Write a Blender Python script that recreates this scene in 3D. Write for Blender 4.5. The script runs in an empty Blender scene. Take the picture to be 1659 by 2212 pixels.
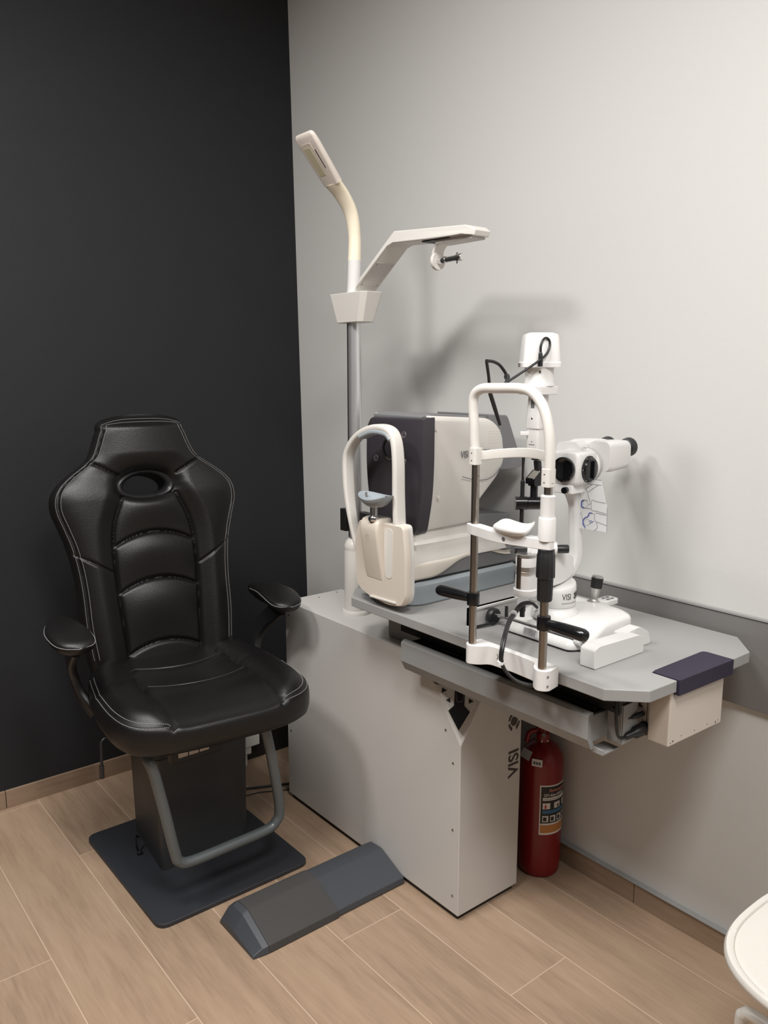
import bpy, bmesh, math, random
from mathutils import Vector, Matrix
random.seed(7)
S = bpy.context.scene
COL = S.collection
R = math.radians
V = Vector

# ---------------------------------------------------------------- camera
cam_d = bpy.data.cameras.new('camera'); cam = bpy.data.objects.new('camera', cam_d); COL.objects.link(cam)
yaw, pitch = R(38.8), R(9.92)
cam.location = (-1.8047, -2.7578, 1.45)
cam.rotation_euler = (R(90) - pitch, 0, -yaw)
cam_d.sensor_fit = 'HORIZONTAL'; cam_d.sensor_width = 36.0
cam_d.lens = 1750.0 / 1659.0 * 36.0
cam_d.clip_start = 0.05
S.camera = cam

# ---------------------------------------------------------------- world and lights
w = bpy.data.worlds.new('world'); S.world = w; w.use_nodes = True
w.node_tree.nodes['Background'].inputs[0].default_value = (1.0, 0.95, 0.9, 1)
w.node_tree.nodes['Background'].inputs[1].default_value = 0.25
S.view_settings.view_transform = 'Standard'; S.view_settings.look = 'None'
S.view_settings.gamma = 1.0; S.view_settings.use_curve_mapping = False
S.view_settings.exposure = 0.14
CEIL = 2.90
def area(name, loc, sx, sy, power, col, spread=180):
    l = bpy.data.lights.new(name, 'AREA'); l.shape = 'RECTANGLE'; l.size = sx; l.size_y = sy
    l.energy = power; l.color = col; l.spread = R(spread)
    o = bpy.data.objects.new(name, l); o.location = loc; COL.objects.link(o); return o
LAMPS = ((-2.30, -0.98, 0.42, 32, 'nearest the charcoal wall'), (-1.55, -1.55, 0.60, 34, 'above the examination chair and table'), (-1.35, -2.85, 0.60, 46, 'above the camera side of the room'), (-0.95, -3.9, 0.60, 24, 'furthest from the charcoal wall'))
for lx, ly, ls, lp, _ in LAMPS: area('ceiling_lamp_light', (lx, ly, CEIL - 0.02), ls, ls, lp, (1.0, 0.985, 0.965))

# ---------------------------------------------------------------- materials
def mat(name, col, rough=0.5, metal=0.0, bump=0.0, bscale=300, var=0.0, spec=0.5, coat=0.0, trans=0.0, alpha=1.0, emit=None, es=0):
    m = bpy.data.materials.new(name); m.use_nodes = True
    nt = m.node_tree; b = nt.nodes['Principled BSDF']
    b.inputs['Base Color'].default_value = (*col, 1); b.inputs['Roughness'].default_value = rough
    b.inputs['Metallic'].default_value = metal; b.inputs['Specular IOR Level'].default_value = spec
    b.inputs['Coat Weight'].default_value = coat
    if trans: b.inputs['Transmission Weight'].default_value = trans
    if alpha < 1: b.inputs['Alpha'].default_value = alpha
    if emit: b.inputs['Emission Color'].default_value = (*emit, 1); b.inputs['Emission Strength'].default_value = es
    tc = nt.nodes.new('ShaderNodeTexCoord')
    n = nt.nodes.new('ShaderNodeTexNoise'); n.inputs['Scale'].default_value = bscale; n.inputs['Detail'].default_value = 3
    nt.links.new(tc.outputs['Object'], n.inputs['Vector'])
    if bump:
        bp = nt.nodes.new('ShaderNodeBump'); bp.inputs['Strength'].default_value = bump; bp.inputs['Distance'].default_value = 0.002
        nt.links.new(n.outputs['Fac'], bp.inputs['Height']); nt.links.new(bp.outputs['Normal'], b.inputs['Normal'])
    v = nt.nodes.new('ShaderNodeTexNoise'); v.inputs['Scale'].default_value = 6
    nt.links.new(tc.outputs['Object'], v.inputs['Vector'])
    cr = nt.nodes.new('ShaderNodeMapRange'); cr.inputs['To Min'].default_value = max(0.02, rough - 0.05 - var); cr.inputs['To Max'].default_value = min(1, rough + 0.05 + var)
    nt.links.new(v.outputs['Fac'], cr.inputs['Value']); nt.links.new(cr.outputs['Result'], b.inputs['Roughness'])
    return m

M = dict(
 leather=mat('black_leather', (0.006, 0.0055, 0.0055), 0.38, bump=0.3, bscale=420, spec=0.42),
 piping_highlight=mat('grey_piping_highlight', (0.035, 0.035, 0.036), 0.35),
 stitch=mat('grey_thread', (0.28, 0.28, 0.28), 0.8),
 bplastic=mat('black_plastic', (0.012, 0.012, 0.013), 0.4, bump=0.1, bscale=600),
 bgloss=mat('black_gloss', (0.006, 0.006, 0.007), 0.18),
 pedestal=mat('dark_brown_grey_paint', (0.031, 0.032, 0.034), 0.42, bump=0.15, bscale=900),
 plate=mat('charcoal_blue_paint', (0.026, 0.028, 0.034), 0.5, bump=0.3, bscale=900),
 pedal=mat('grey_blue_plastic', (0.048, 0.052, 0.061), 0.45, bump=0.2, bscale=900),
 mat_=mat('worn_rubber', (0.046, 0.044, 0.042), 0.75, bump=0.4, bscale=300, var=0.1),
 tube=mat('grey_paint_tube', (0.12, 0.135, 0.14), 0.38, metal=0.3),
 cab=mat('light_grey_paint', (0.56, 0.54, 0.515), 0.42, bump=0.15, bscale=900),
 white=mat('white_plastic', (0.66, 0.635, 0.595), 0.38, bump=0.04, bscale=900),
 bwhite=mat('bright_white_plastic', (0.70, 0.69, 0.675), 0.32, bump=0.03, bscale=900),
 cream=mat('cream_plastic', (0.62, 0.555, 0.48), 0.42, bump=0.05, bscale=900),
 yellowed=mat('yellowed_plastic', (0.86, 0.78, 0.62), 0.45, bump=0.05, bscale=900),
 lens_p=mat('lamp_diffuser', (0.50, 0.46, 0.32), 0.3),
 gtable=mat('grey_table_laminate', (0.30, 0.295, 0.29), 0.5, bump=0.2, bscale=700),
 gbar=mat('grey_bar_paint', (0.27, 0.27, 0.265), 0.42, bump=0.15, bscale=900),
 navy=mat('navy_plastic', (0.019, 0.014, 0.034), 0.5, bump=0.3, bscale=700),
 bluegrey=mat('blue_grey_plastic', (0.30, 0.335, 0.36), 0.4, bump=0.05, bscale=900),
 dgrey=mat('mid_grey_plastic', (0.17, 0.17, 0.175), 0.45, bump=0.05, bscale=900),
 dark=mat('dark_purple_grey_plastic', (0.035, 0.030, 0.036), 0.42, bump=0.1, bscale=700),
 beige=mat('beige_paint', (0.55, 0.49, 0.43), 0.42, bump=0.05, bscale=900),
 chrome=mat('chrome', (0.75, 0.75, 0.75), 0.14, metal=1.0),
 steel=mat('brushed_steel', (0.42, 0.38, 0.34), 0.28, metal=1.0, bump=0.1, bscale=900),
 alu=mat('aluminium', (0.62, 0.61, 0.60), 0.35, metal=1.0),
 red=mat('red_paint', (0.19, 0.005, 0.007), 0.3),
 black=mat('black_print', (0.010, 0.010, 0.010), 0.5),
 ink=mat('dark_brown_print', (0.045, 0.035, 0.03), 0.5),
 blueink=mat('blue_print', (0.05, 0.07, 0.30), 0.6),
 greyink=mat('grey_print', (0.09, 0.09, 0.10), 0.6),
 labelw=mat('label_white', (0.7, 0.68, 0.66), 0.5),
 labelb=mat('label_blue', (0.03, 0.14, 0.28), 0.4),
 labelo=mat('label_orange', (0.48, 0.20, 0.05), 0.5),
 labelr=mat('label_red', (0.45, 0.03, 0.02), 0.5),
 greenled=mat('green_display', (0.0, 0.05, 0.02), 0.4, emit=(0.02, 0.5, 0.2), es=0.12),
 wleather=mat('white_leather', (0.58, 0.555, 0.51), 0.5, bump=0.2, bscale=350),
 glass=mat('clear_film', (0.86, 0.88, 0.90), 0.2, alpha=0.28),
 glassl=mat('dark_lens', (0.004, 0.004, 0.005), 0.06, coat=1.0),
 mirror=mat('mirror_glass', (0.75, 0.73, 0.68), 0.12, metal=0.9),
 wood_b=None)

def paint(name, col, rough, bump, scale):
    return mat(name, col, rough, bump=bump, bscale=scale, spec=0.3)
M['wall_l'] = paint('light_grey_wall_paint', (0.59, 0.583, 0.565), 0.75, 0.10, 120)
M['wall_d'] = paint('charcoal_wall_paint', (0.0175, 0.0183, 0.0208), 0.7, 0.25, 120)
M['wall_h'] = paint('bounce_cutting_wall_paint', (0.10, 0.098, 0.095), 0.8, 0.1, 120)  # unseen walls are given dark paint to cut bounced light
M['ceil'] = paint('white_ceiling_paint', (0.8, 0.79, 0.77), 0.8, 0.1, 120)

def wood(name, planks=True, k=1.0):
    m = bpy.data.materials.new(name); m.use_nodes = True; nt = m.node_tree; b = nt.nodes['Principled BSDF']
    N = nt.nodes.new; L = nt.links.new
    def math_(op, a, bb=None):
        n = N('ShaderNodeMath'); n.operation = op
        for i, q in enumerate((a, bb)):
            if q is None: continue
            if isinstance(q, (int, float)): n.inputs[i].default_value = q
            else: L(q, n.inputs[i])
        return n.outputs[0]
    tc = N('ShaderNodeTexCoord'); sp = N('ShaderNodeSeparateXYZ'); L(tc.outputs['Object'], sp.inputs[0])
    X, Y = sp.outputs[0], sp.outputs[1]
    rowf = math_('DIVIDE', math_('SUBTRACT', -0.115, X), 0.2013)
    row = math_('FLOOR', rowf)
    # end joints: y = -1.633 + 0.4 (row-1)  (mod 1.2)
    yy = math_('DIVIDE', math_('ADD', math_('SUBTRACT', Y, math_('MULTIPLY', row, 0.4)), 1.633 + 0.4), 1.2)
    colr = math_('FLOOR', yy)
    fx = math_('FRACT', rowf); fy = math_('FRACT', yy)
    gx = math_('MINIMUM', fx, math_('SUBTRACT', 1.0, fx)); gx = math_('MULTIPLY', gx, 0.2013)
    gy = math_('MINIMUM', fy, math_('SUBTRACT', 1.0, fy)); gy = math_('MULTIPLY', gy, 1.2)
    g = math_('MINIMUM', gx, gy)
    grout = math_('LESS_THAN', g, 0.0011)
    cv = N('ShaderNodeCombineXYZ'); L(row, cv.inputs[0]); L(colr, cv.inputs[1])
    wn = N('ShaderNodeTexWhiteNoise'); L(cv.outputs[0], wn.inputs[0])
    # grain coordinates, offset per plank
    off = N('ShaderNodeVectorMath'); off.operation = 'MULTIPLY_ADD'
    L(wn.outputs['Color'], off.inputs[0]); off.inputs[1].default_value = (7, 7, 7); L(tc.outputs['Object'], off.inputs[2])
    mp = N('ShaderNodeMapping'); mp.inputs['Scale'].default_value = (1, 0.09, 1) if planks else (0.09, 0.09, 1); L(off.outputs[0], mp.inputs[0])
    n1 = N('ShaderNodeTexNoise'); n1.inputs['Scale'].default_value = 26; n1.inputs['Detail'].default_value = 6; n1.inputs['Distortion'].default_value = 0.6; L(mp.outputs[0], n1.inputs['Vector'])
    n2 = N('ShaderNodeTexNoise'); n2.inputs['Scale'].default_value = 140; n2.inputs['Detail'].default_value = 3; L(mp.outputs[0], n2.inputs['Vector'])
    mp2 = N('ShaderNodeMapping'); mp2.inputs['Scale'].default_value = (1, 0.35, 1); L(off.outputs[0], mp2.inputs[0])
    n3 = N('ShaderNodeTexNoise'); n3.inputs['Scale'].default_value = 5; n3.inputs['Detail'].default_value = 2; L(mp2.outputs[0], n3.inputs['Vector'])
    vo = N('ShaderNodeTexVoronoi'); vo.inputs['Scale'].default_value = 3.2; L(mp2.outputs[0], vo.inputs['Vector'])
    knot = N('ShaderNodeMapRange'); knot.inputs['From Min'].default_value = 0.0; knot.inputs['From Max'].default_value = 0.075; knot.inputs['To Min'].default_value = 0.55; knot.inputs['To Max'].default_value = 1.0; L(vo.outputs['Distance'], knot.inputs['Value'])
    f = math_('ADD', math_('MULTIPLY', n1.outputs['Fac'], 0.55), math_('ADD', math_('MULTIPLY', n2.outputs['Fac'], 0.3), math_('MULTIPLY', n3.outputs['Fac'], 0.35)))
    f = math_('ADD', f, math_('MULTIPLY', math_('SUBTRACT', wn.outputs['Value'], 0.5), 0.10))
    ramp = N('ShaderNodeValToRGB'); L(f, ramp.inputs[0])
    e = ramp.color_ramp.elements
    e[0].position = 0.34; e[0].color = (0.250 * k, 0.172 * k, 0.118 * k, 1)
    e[1].position = 0.86; e[1].color = (0.43 * k, 0.312 * k, 0.220 * k, 1)
    mid = e.new(0.60); mid.color = (0.365 * k, 0.256 * k, 0.175 * k, 1)
    mk = N('ShaderNodeMix'); mk.data_type = 'RGBA'; mk.blend_type = 'MULTIPLY'; mk.inputs[0].default_value = 1.0
    L(ramp.outputs[0], mk.inputs[6]); L(knot.outputs[0], mk.inputs[7])
    out = mk.outputs[2]
    if planks:
        mg = N('ShaderNodeMix'); mg.data_type = 'RGBA'; L(grout, mg.inputs[0]); L(out, mg.inputs[6]); mg.inputs[7].default_value = (0.55, 0.42, 0.31, 1)
        out = mg.outputs[2]
    L(out, b.inputs['Base Color'])
    b.inputs['Roughness'].default_value = 0.42; b.inputs['Specular IOR Level'].default_value = 0.35
    bp = N('ShaderNodeBump'); bp.inputs['Strength'].default_value = 0.15; bp.inputs['Distance'].default_value = 0.002
    L(f, bp.inputs['Height']); L(bp.outputs[0], b.inputs['Normal'])
    return m
M['floor'] = wood('oak_plank_tile', True, 0.97)
M['base'] = wood('oak_skirting', False, 0.8)

# ---------------------------------------------------------------- helpers
ROOT = {}
def bm_new(): return bmesh.new()
def obj(name, bm, m, parent=None, smooth=40, bev=0.0, seg=2, sub=0, M4=None):
    bmesh.ops.recalc_face_normals(bm, faces=bm.faces)
    me = bpy.data.meshes.new(name); bm.to_mesh(me); bm.free()
    if M4 is not None: me.transform(M4)
    org = V((0, 0, 0))
    if parent is not None: org = ROOT[parent.name]
    else:
        vs = me.vertices
        if len(vs):
            lo = V((min(v.co[i] for v in vs) for i in range(3))); hi = V((max(v.co[i] for v in vs) for i in range(3)))
            org = V(((lo.x + hi.x) / 2, (lo.y + hi.y) / 2, lo.z))
    keep_origin = m in (M['floor'], M['base'])
    if parent is None and keep_origin: org = V((0, 0, 0))
    me.transform(Matrix.Translation(-org))
    o = bpy.data.objects.new(name, me); COL.objects.link(o)
    if parent is not None: o.parent = parent; ROOT[o.name] = org
    else: o.location = org; ROOT[o.name] = org
    me.materials.append(m if not isinstance(m, str) else M[m])
    if smooth:
        me.shade_smooth(); me.set_sharp_from_angle(angle=R(smooth))
    if bev:
        b = o.modifiers.new('bevel', 'BEVEL'); b.width = bev; b.segments = seg; b.limit_method = 'ANGLE'; b.angle_limit = R(35)
        b.harden_normals = True
    if sub:
        s = o.modifiers.new('sub', 'SUBSURF'); s.levels = sub; s.render_levels = sub
    return o
def thing(name, label, cat, loc, group=None):
    o = bpy.data.objects.new(name, None); COL.objects.link(o); o.location = loc; o.empty_display_size = 0.05
    o['label'] = label; o['category'] = cat
    if group: o['group'] = group
    ROOT[o.name] = V(loc); return o
def tag(o, label, cat, group=None):
    o['label'] = label; o['category'] = cat
    if group: o['group'] = group
    return o
def part(name, label, *a, **k):
    o = obj(name, *a, **k)
    if label: o['label'] = label
    return o
def struct(name, bm, m, **k):
    o = obj(name, bm, m, **k); o['kind'] = 'structure'; return o
def box(bm, a, b):
    x0, x1 = sorted((a[0], b[0])); y0, y1 = sorted((a[1], b[1])); z0, z1 = sorted((a[2], b[2]))
    v = [bm.verts.new(p) for p in ((x0,y0,z0),(x1,y0,z0),(x1,y1,z0),(x0,y1,z0),(x0,y0,z1),(x1,y0,z1),(x1,y1,z1),(x0,y1,z1))]
    for f in ((0,3,2,1),(4,5,6,7),(0,1,5,4),(1,2,6,5),(2,3,7,6),(3,0,4,7)): bm.faces.new([v[i] for i in f])
    return bm
def BX(a, b): return box(bm_new(), a, b)
def prism(bm, poly, axis, a, b):
    """poly 2d; axis 'x': (y,z), 'y': (x,z), 'z': (x,y)"""
    def P(p, t):
        return {'x': (t, p[0], p[1]), 'y': (p[0], t, p[1]), 'z': (p[0], p[1], t)}[axis]
    A = [bm.verts.new(P(p, a)) for p in poly]; B = [bm.verts.new(P(p, b)) for p in poly]
    n = len(poly)
    bm.faces.new(A[::-1]); bm.faces.new(B)
    for i in range(n): bm.faces.new((A[i], A[(i+1) % n], B[(i+1) % n], B[i]))
    return bm
def loft(bm, rings, cap=True, closed=False):
    vs = [[bm.verts.new(p) for p in r] for r in rings]; n = len(vs[0])
    m = len(vs) if closed else len(vs) - 1
    for i in range(m):
        a, b = vs[i], vs[(i+1) % len(vs)]
        for j in range(n): bm.faces.new((a[j], a[(j+1) % n], b[(j+1) % n], b[j]))
    if cap and not closed: bm.faces.new(vs[0][::-1]); bm.faces.new(vs[-1])
    return bm
def frame(d):
    d = V(d).normalized(); u = V((0, 0, 1)) if abs(d.z) < 0.9 else V((1, 0, 0))
    a = d.cross(u).normalized(); return a, d.cross(a).normalized()
def lathe(bm, prof, c, axis=(0, 0, 1), n=32):
    """prof: (radius, distance along the axis)"""
    c = V(c); d = V(axis).normalized(); a, b = frame(d); rings = []
    for r, h in prof:
        r = max(r, 1e-5)
        rings.append([c + d*h + (a*math.cos(t) + b*math.sin(t))*r for t in [2*math.pi*i/n for i in range(n)]])
    return loft(bm, rings)
def cyl(bm, p, q, r, r2=None, n=24):
    p, q = V(p), V(q); L = (q - p).length
    return lathe(bm, [(r, 0), (r if r2 is None else r2, L)], p, q - p, n)
def spline(pts, k=8, closed=False):
    P = [V(p) for p in pts]; n = len(P); out = []
    rng = range(n if closed else n - 1)
    for i in rng:
        if closed: p0, p1, p2, p3 = P[i-1], P[i], P[(i+1) % n], P[(i+2) % n]
        else: p0, p1, p2, p3 = P[max(i-1, 0)], P[i], P[i+1], P[min(i+2, n-1)]
        for j in range(k):
            t = j / k
            out.append(0.5*((2*p1) + (p2-p0)*t + (2*p0-5*p1+4*p2-p3)*t*t + (3*p1-p0-3*p2+p3)*t**3))
    if not closed: out.append(P[-1])
    return out
def sweep(bm, pts, r, n=12, closed=False, sec=None, up=None):
    """sec: list of (a,b) section points; r may be a list"""
    pts = [V(p) for p in pts]; N = len(pts); rings = []
    ref = V(up) if up else None; pa = None
    for i, p in enumerate(pts):
        if closed: d = pts[(i+1) % N] - pts[i-1]
        else: d = pts[min(i+1, N-1)] - pts[max(i-1, 0)]
        d.normalize()
        if ref is not None:
            a = (ref - d*ref.dot(d)).normalized()
        elif pa is None: a = frame(d)[0]
        else: a = (pa - d*pa.dot(d)).normalized()
        pa = a; b = d.cross(a)
        rr = r[i] if isinstance(r, (list, tuple)) else r
        if sec is None: rings.append([p + (a*math.cos(t) + b*math.sin(t))*rr for t in [2*math.pi*j/n for j in range(n)]])
        else: rings.append([p + a*s[0]*rr + b*s[1]*rr for s in sec])
    return loft(bm, rings, closed=closed)
def rr(w, h, r, k=5, cx=0, cy=0):
    out = []
    for sx, sy, a0 in ((1,1,0),(-1,1,90),(-1,-1,180),(1,-1,270)):
        for i in range(k+1):
            a = R(a0 + 90*i/k); out.append((cx + sx*(w/2-r) + r*math.cos(a), cy + sy*(h/2-r) + r*math.sin(a)))
    return out
def rpoly(poly, r, k=4):
    """round the corners of a polygon"""
    out = []; n = len(poly)
    for i in range(n):
        p0, p, p1 = V(poly[i-1]), V(poly[i]), V(poly[(i+1) % n])
        rad = r[i] if isinstance(r, (list, tuple)) else r
        a = (p0-p); b = (p1-p); la, lb = a.length, b.length
        q = min(rad, la*0.45, lb*0.45)
        if q < 1e-5: out.append(tuple(p)); continue
        a = p + a/la*q; b = p + b/lb*q
        for j in range(k+1):
            t = j/k; out.append(tuple(a*(1-t)**2 + p*2*t*(1-t) + b*t*t))
    return out
def dashes(bm, pts, r=0.0007, on=0.0045, off=0.002):
    """short thread stitches along a path"""
    acc = 0; cur = [pts[0]]
    P = [V(p) for p in pts]
    # resample
    samp = []; step = 0.0015; d = 0
    for a, b in zip(P, P[1:]):
        L = (b-a).length
        while d <= L and L > 0:
            samp.append(a + (b-a)*(d/L)); d += step
        d -= L
    i = 0; no, nf = max(2, int(on/step)), max(1, int(off/step))
    while i + no < len(samp):
        sweep(bm, [samp[i], samp[i+no]], r, n=4); i += no + nf
    return bm
def text(bm, s, size, M4, extr=0.0004, wrap=None, bold=False, sx=1.0):
    c = bpy.data.curves.new('t', 'FONT'); c.body = s; c.size = size; c.extrude = extr
    if bold: c.offset = size*0.018
    o = bpy.data.objects.new('t', c); COL.objects.link(o)
    dg = bpy.context.evaluated_depsgraph_get(); me = bpy.data.meshes.new_from_object(o.evaluated_get(dg))
    bpy.data.objects.remove(o); 
    for v in me.vertices: v.co.x *= sx
    if wrap:
        for v in me.vertices: v.co = wrap(v.co)
    else: me.transform(M4)
    bm.from_mesh(me); bpy.data.meshes.remove(me); bpy.data.curves.remove(c); return bm
def basis(o, ex, ey):
    ex = V(ex).normalized(); ey = V(ey).normalized(); ez = ex.cross(ey)
    m = Matrix((ex, ey, ez)).transposed().to_4x4(); m.translation = V(o); return m

# ---------------------------------------------------------------- the room
bm = BX((-3.6, -4.6, -0.1), (0.3, 0.3, 0.0)); struct('floor', bm, M['floor'], smooth=0)
struct('ceiling', BX((-3.6, -4.6, CEIL), (0.3, 0.3, CEIL+0.1)), M['ceil'], smooth=0)
# the light grey wall leans out by a hair, as in the photograph's corner
def wx(z): return -(z - 0.6)*0.019
bm = bm_new(); loft(bm, [[(wx(0), -4.6, 0), (0.2, -4.6, 0), (0.2, 0.2, 0), (wx(0), 0.2, 0)], [(wx(CEIL), -4.6, CEIL), (0.2, -4.6, CEIL), (0.2, 0.2, CEIL), (wx(CEIL), 0.2, CEIL)]])
struct('wall_right', bm, M['wall_l'], smooth=0)
struct('wall_back', BX((-3.6, 0, 0), (0.0, 0.2, CEIL)), M['wall_d'], smooth=0)
struct('wall_left', BX((-3.7, -4.6, 0), (-3.6, 0.2, CEIL)), M['wall_h'], smooth=0)
struct('wall_front', BX((-3.6, -4.7, 0), (0.2, -4.6, CEIL)), M['wall_h'], smooth=0)
# skirting
bm = bm_new()
for a, b in ((-3.6, -1.221), (-1.219, -0.02)): box(bm, (a, -0.010, 0), (b, 0.0, 0.062))
struct('baseboard_back', bm, M['base'], bev=0.001)
bm = bm_new()
for a, b in ((-4.6, -1.617), (-1.615, -0.01)): box(bm, (-0.004, a, 0), (0.010, b, 0.062))
struct('baseboard_right', bm, M['base'], bev=0.001)
struct('trim_1', BX((-0.0085, -4.6, 0.062), (0.01, -0.01, 0.0642)), M['gbar'], smooth=0)
# grey wall protection board
bm = BX((-0.014, -4.6, 0.668), (0.0, -1.08, 0.884)); struct('trim_2', bm, M['gbar2'] if 'gbar2' in M else mat('grey_board', (0.165, 0.158, 0.152), 0.55, bump=0.15, bscale=300), bev=0.002)
struct('trim_3', BX((-0.017, -4.6, 0.884), (0.0, -1.08, 0.890)), mat('grey_board_edge', (0.30, 0.295, 0.29), 0.5), bev=0.001)

# ---------------------------------------------------------------- refraction cabinet
cab = thing('instrument_cabinet', 'tall narrow light grey cabinet with chamfered corner panel beside the examination chair', 'cabinet', (-0.32, -0.95, 0))
bm = BX((-0.437, -1.37, 0.016), (-0.206, -0.534, 0.70))
fn = V((-0.657, -0.607, 0.447)); fp = V((-0.437, -1.37, 0.5))
bmesh.ops.bisect_plane(bm, geom=bm.verts[:] + bm.edges[:] + bm.faces[:], plane_co=fp, plane_no=fn, clear_outer=True)
bmesh.ops.holes_fill(bm, edges=[e for e in bm.edges if len(e.link_faces) == 1])
obj('cabinet_body', bm, 'cab', cab, bev=0.0025)
obj('plinth', BX((-0.428, -1.36, 0.0), (-0.215, -0.545, 0.0165)), 'black', cab)
def screw(par, p, d, r=0.0035, m='steel'):
    bm = bm_new(); lathe(bm, [(r, -0.002), (r, 0.0008), (r*0.7, 0.0016)], p, d, 12); return obj('screw', bm, m, par)
for y, z in ((-1.3139, 0.5263), (-1.3435, 0.4449), (-1.3457, 0.2573), (-1.348, 0.0669), (-0.556, 0.655), (-0.556, 0.45), (-0.556, 0.25)):
    screw(cab, (-0.437, y, z), (-1, 0, 0))
for x, y in ((-0.40, -0.565), (-0.33, -0.575), (-0.245, -0.56)): screw(cab, (x, y, 0.70), (0, 0, 1), 0.003)
# control panel on the chamfer
fn.normalize()
plate = [(-0.4426, -1.367, 0.5451), (-0.4511, -1.2781, 0.6531), (-0.4518, -1.2500, 0.6900), (-0.3600, -1.3450, 0.6950), (-0.3930, -1.3750, 0.6051)]
def slab(bm, pts, n, lo, hi):
    n = V(n); A = [V(p) + n*lo for p in pts]; B = [V(p) + n*hi for p in pts]; return loft(bm, [A, B])
cp = part('control_panel', 'grey panel with dark arrow symbols', slab(bm_new(), plate, fn, -0.024, 0.0), 'cab', cab, bev=0.001)
kite = [(-0.4426, -1.367, 0.5451), (-0.4458, -1.3314, 0.5885), (-0.432, -1.3378, 0.6002), (-0.4201, -1.3278, 0.6312), (-0.4068, -1.313, 0.6708), (-0.3891, -1.3314, 0.672), (-0.4055, -1.3494, 0.6234), (-0.4138, -1.3571, 0.6008), (-0.4083, -1.3726, 0.5878)]
obj('black_display', slab(bm_new(), kite, fn, -0.001, 0.0012), 'bgloss', cp)
for t in ([(-0.4397, -1.3005, 0.6394), (-0.4444, -1.3045, 0.6272), (-0.4331, -1.312, 0.6335)],
          [(-0.4424, -1.3179, 0.6118), (-0.4326, -1.3243, 0.6177), (-0.4365, -1.3286, 0.606)],
          [(-0.4001, -1.3593, 0.6179), (-0.4039, -1.3634, 0.6066), (-0.3942, -1.3699, 0.6121)],
          [(-0.4513, -1.2782, 0.6527), (-0.4491, -1.2843, 0.6476), (-0.4405, -1.2956, 0.6449)]):
    obj('arrow_symbol', slab(bm_new(), t, fn, 0, 0.0008), 'black', cp)
btn = [(-0.418, -1.3311, 0.6298), (-0.4233, -1.337, 0.614), (-0.4224, -1.3412, 0.6097), (-0.4186, -1.3459, 0.6088), (-0.4145, -1.349, 0.6106), (-0.411, -1.3497, 0.6149), (-0.4072, -1.3455, 0.6262)]
obj('push_button', sweep(bm_new(), [V(p) + fn*0.0014 for p in btn], 0.0007, n=6), 'dgrey', cp)
bm = bm_new(); c0 = V((-0.4262, -1.3505, 0.5835)) + fn*0.0016; ex = V((0.68, -0.73, 0)).normalized(); ey = fn.cross(ex); ey = ey if ey.z > 0 else -ey
for a, b, ww, hh in ((0, 0.0035, 0.003, 0.005), (0, -0.003, 0.008, 0.0018)):
    slab(bm, [c0 + ex*(a+i*ww/2) + ey*(b+j*hh/2) for i, j in ((-1,-1),(1,-1),(1,1),(-1,1))], fn, 0, 0.0003)
obj('green_symbol', bm, 'greenled', cp)
bm = bm_new(); c1 = V((-0.4388, -1.3125, 0.6225)) + fn*0.0003
sweep(bm, spline([c1 - ex*0.005 + ey*0.001, c1 - ex*0.003 + ey*0.004, c1 + ey*0.005, c1 + ex*0.002 + ey*0.001, c1 + ex*0.005 - ey*0.005], 4), 0.0006, n=5)
sweep(bm, [c1 - ex*0.002 + ey*0.001, c1 + ex*0.001 - ey*0.004], 0.0006, n=5)
obj('chair_symbol', bm, 'ink', cp)
# vertical lettering VISIONIX, its upper half behind the grey bar
bm = bm_new()
def logoO(bm, m, cx, h, th=0.0005):
    """eye-like O: a ring broken at the lower left and upper right around an off-centre disc"""
    def add(b2):
        b2.transform(m); me = bpy.data.meshes.new('t'); b2.to_mesh(me); b2.free(); bm.from_mesh(me); bpy.data.meshes.remove(me)
    c = (cx + 0.72*h, 0.5*h)
    b2 = bm_new(); lathe(b2, [(0.34*h, 0), (0.34*h, th)], (c[0], c[1], 0), (0, 0, 1), 22); add(b2)
    for sg in (-1, 1):
        for a0, a1 in ((22, 78), (-78, -22)):
            A = [R(a0 + (a1-a0)*k/8) for k in range(9)]
            po = [(c[0] + sg*0.44*h*math.cos(a), c[1] + 0.44*h*math.sin(a)) for a in A] + [(c[0] + sg*0.62*h*math.cos(a) + sg*0.10*h*math.cos(a)**2, c[1] + 0.58*h*math.sin(a)) for a in reversed(A)]
            b2 = bm_new(); prism(b2, po, 'z', 0, th); add(b2)
m4 = basis((-0.2165, -1.3703, 0.352), (0, 0, 1), (-1, 0, 0))
H = 0.040
text(bm, 'VISI', 0.0555, m4, bold=True, sx=0.93)
logoO(bm, m4, 0.1335, H)
m5 = basis((-0.2165, -1.3703, 0.352 + 0.192), (0, 0, 1), (-1, 0, 0)); text(bm, 'NIX', 0.0555, m5, bold=True, sx=0.93)
obj('lettering', bm, 'ink', cab, smooth=0)

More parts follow.
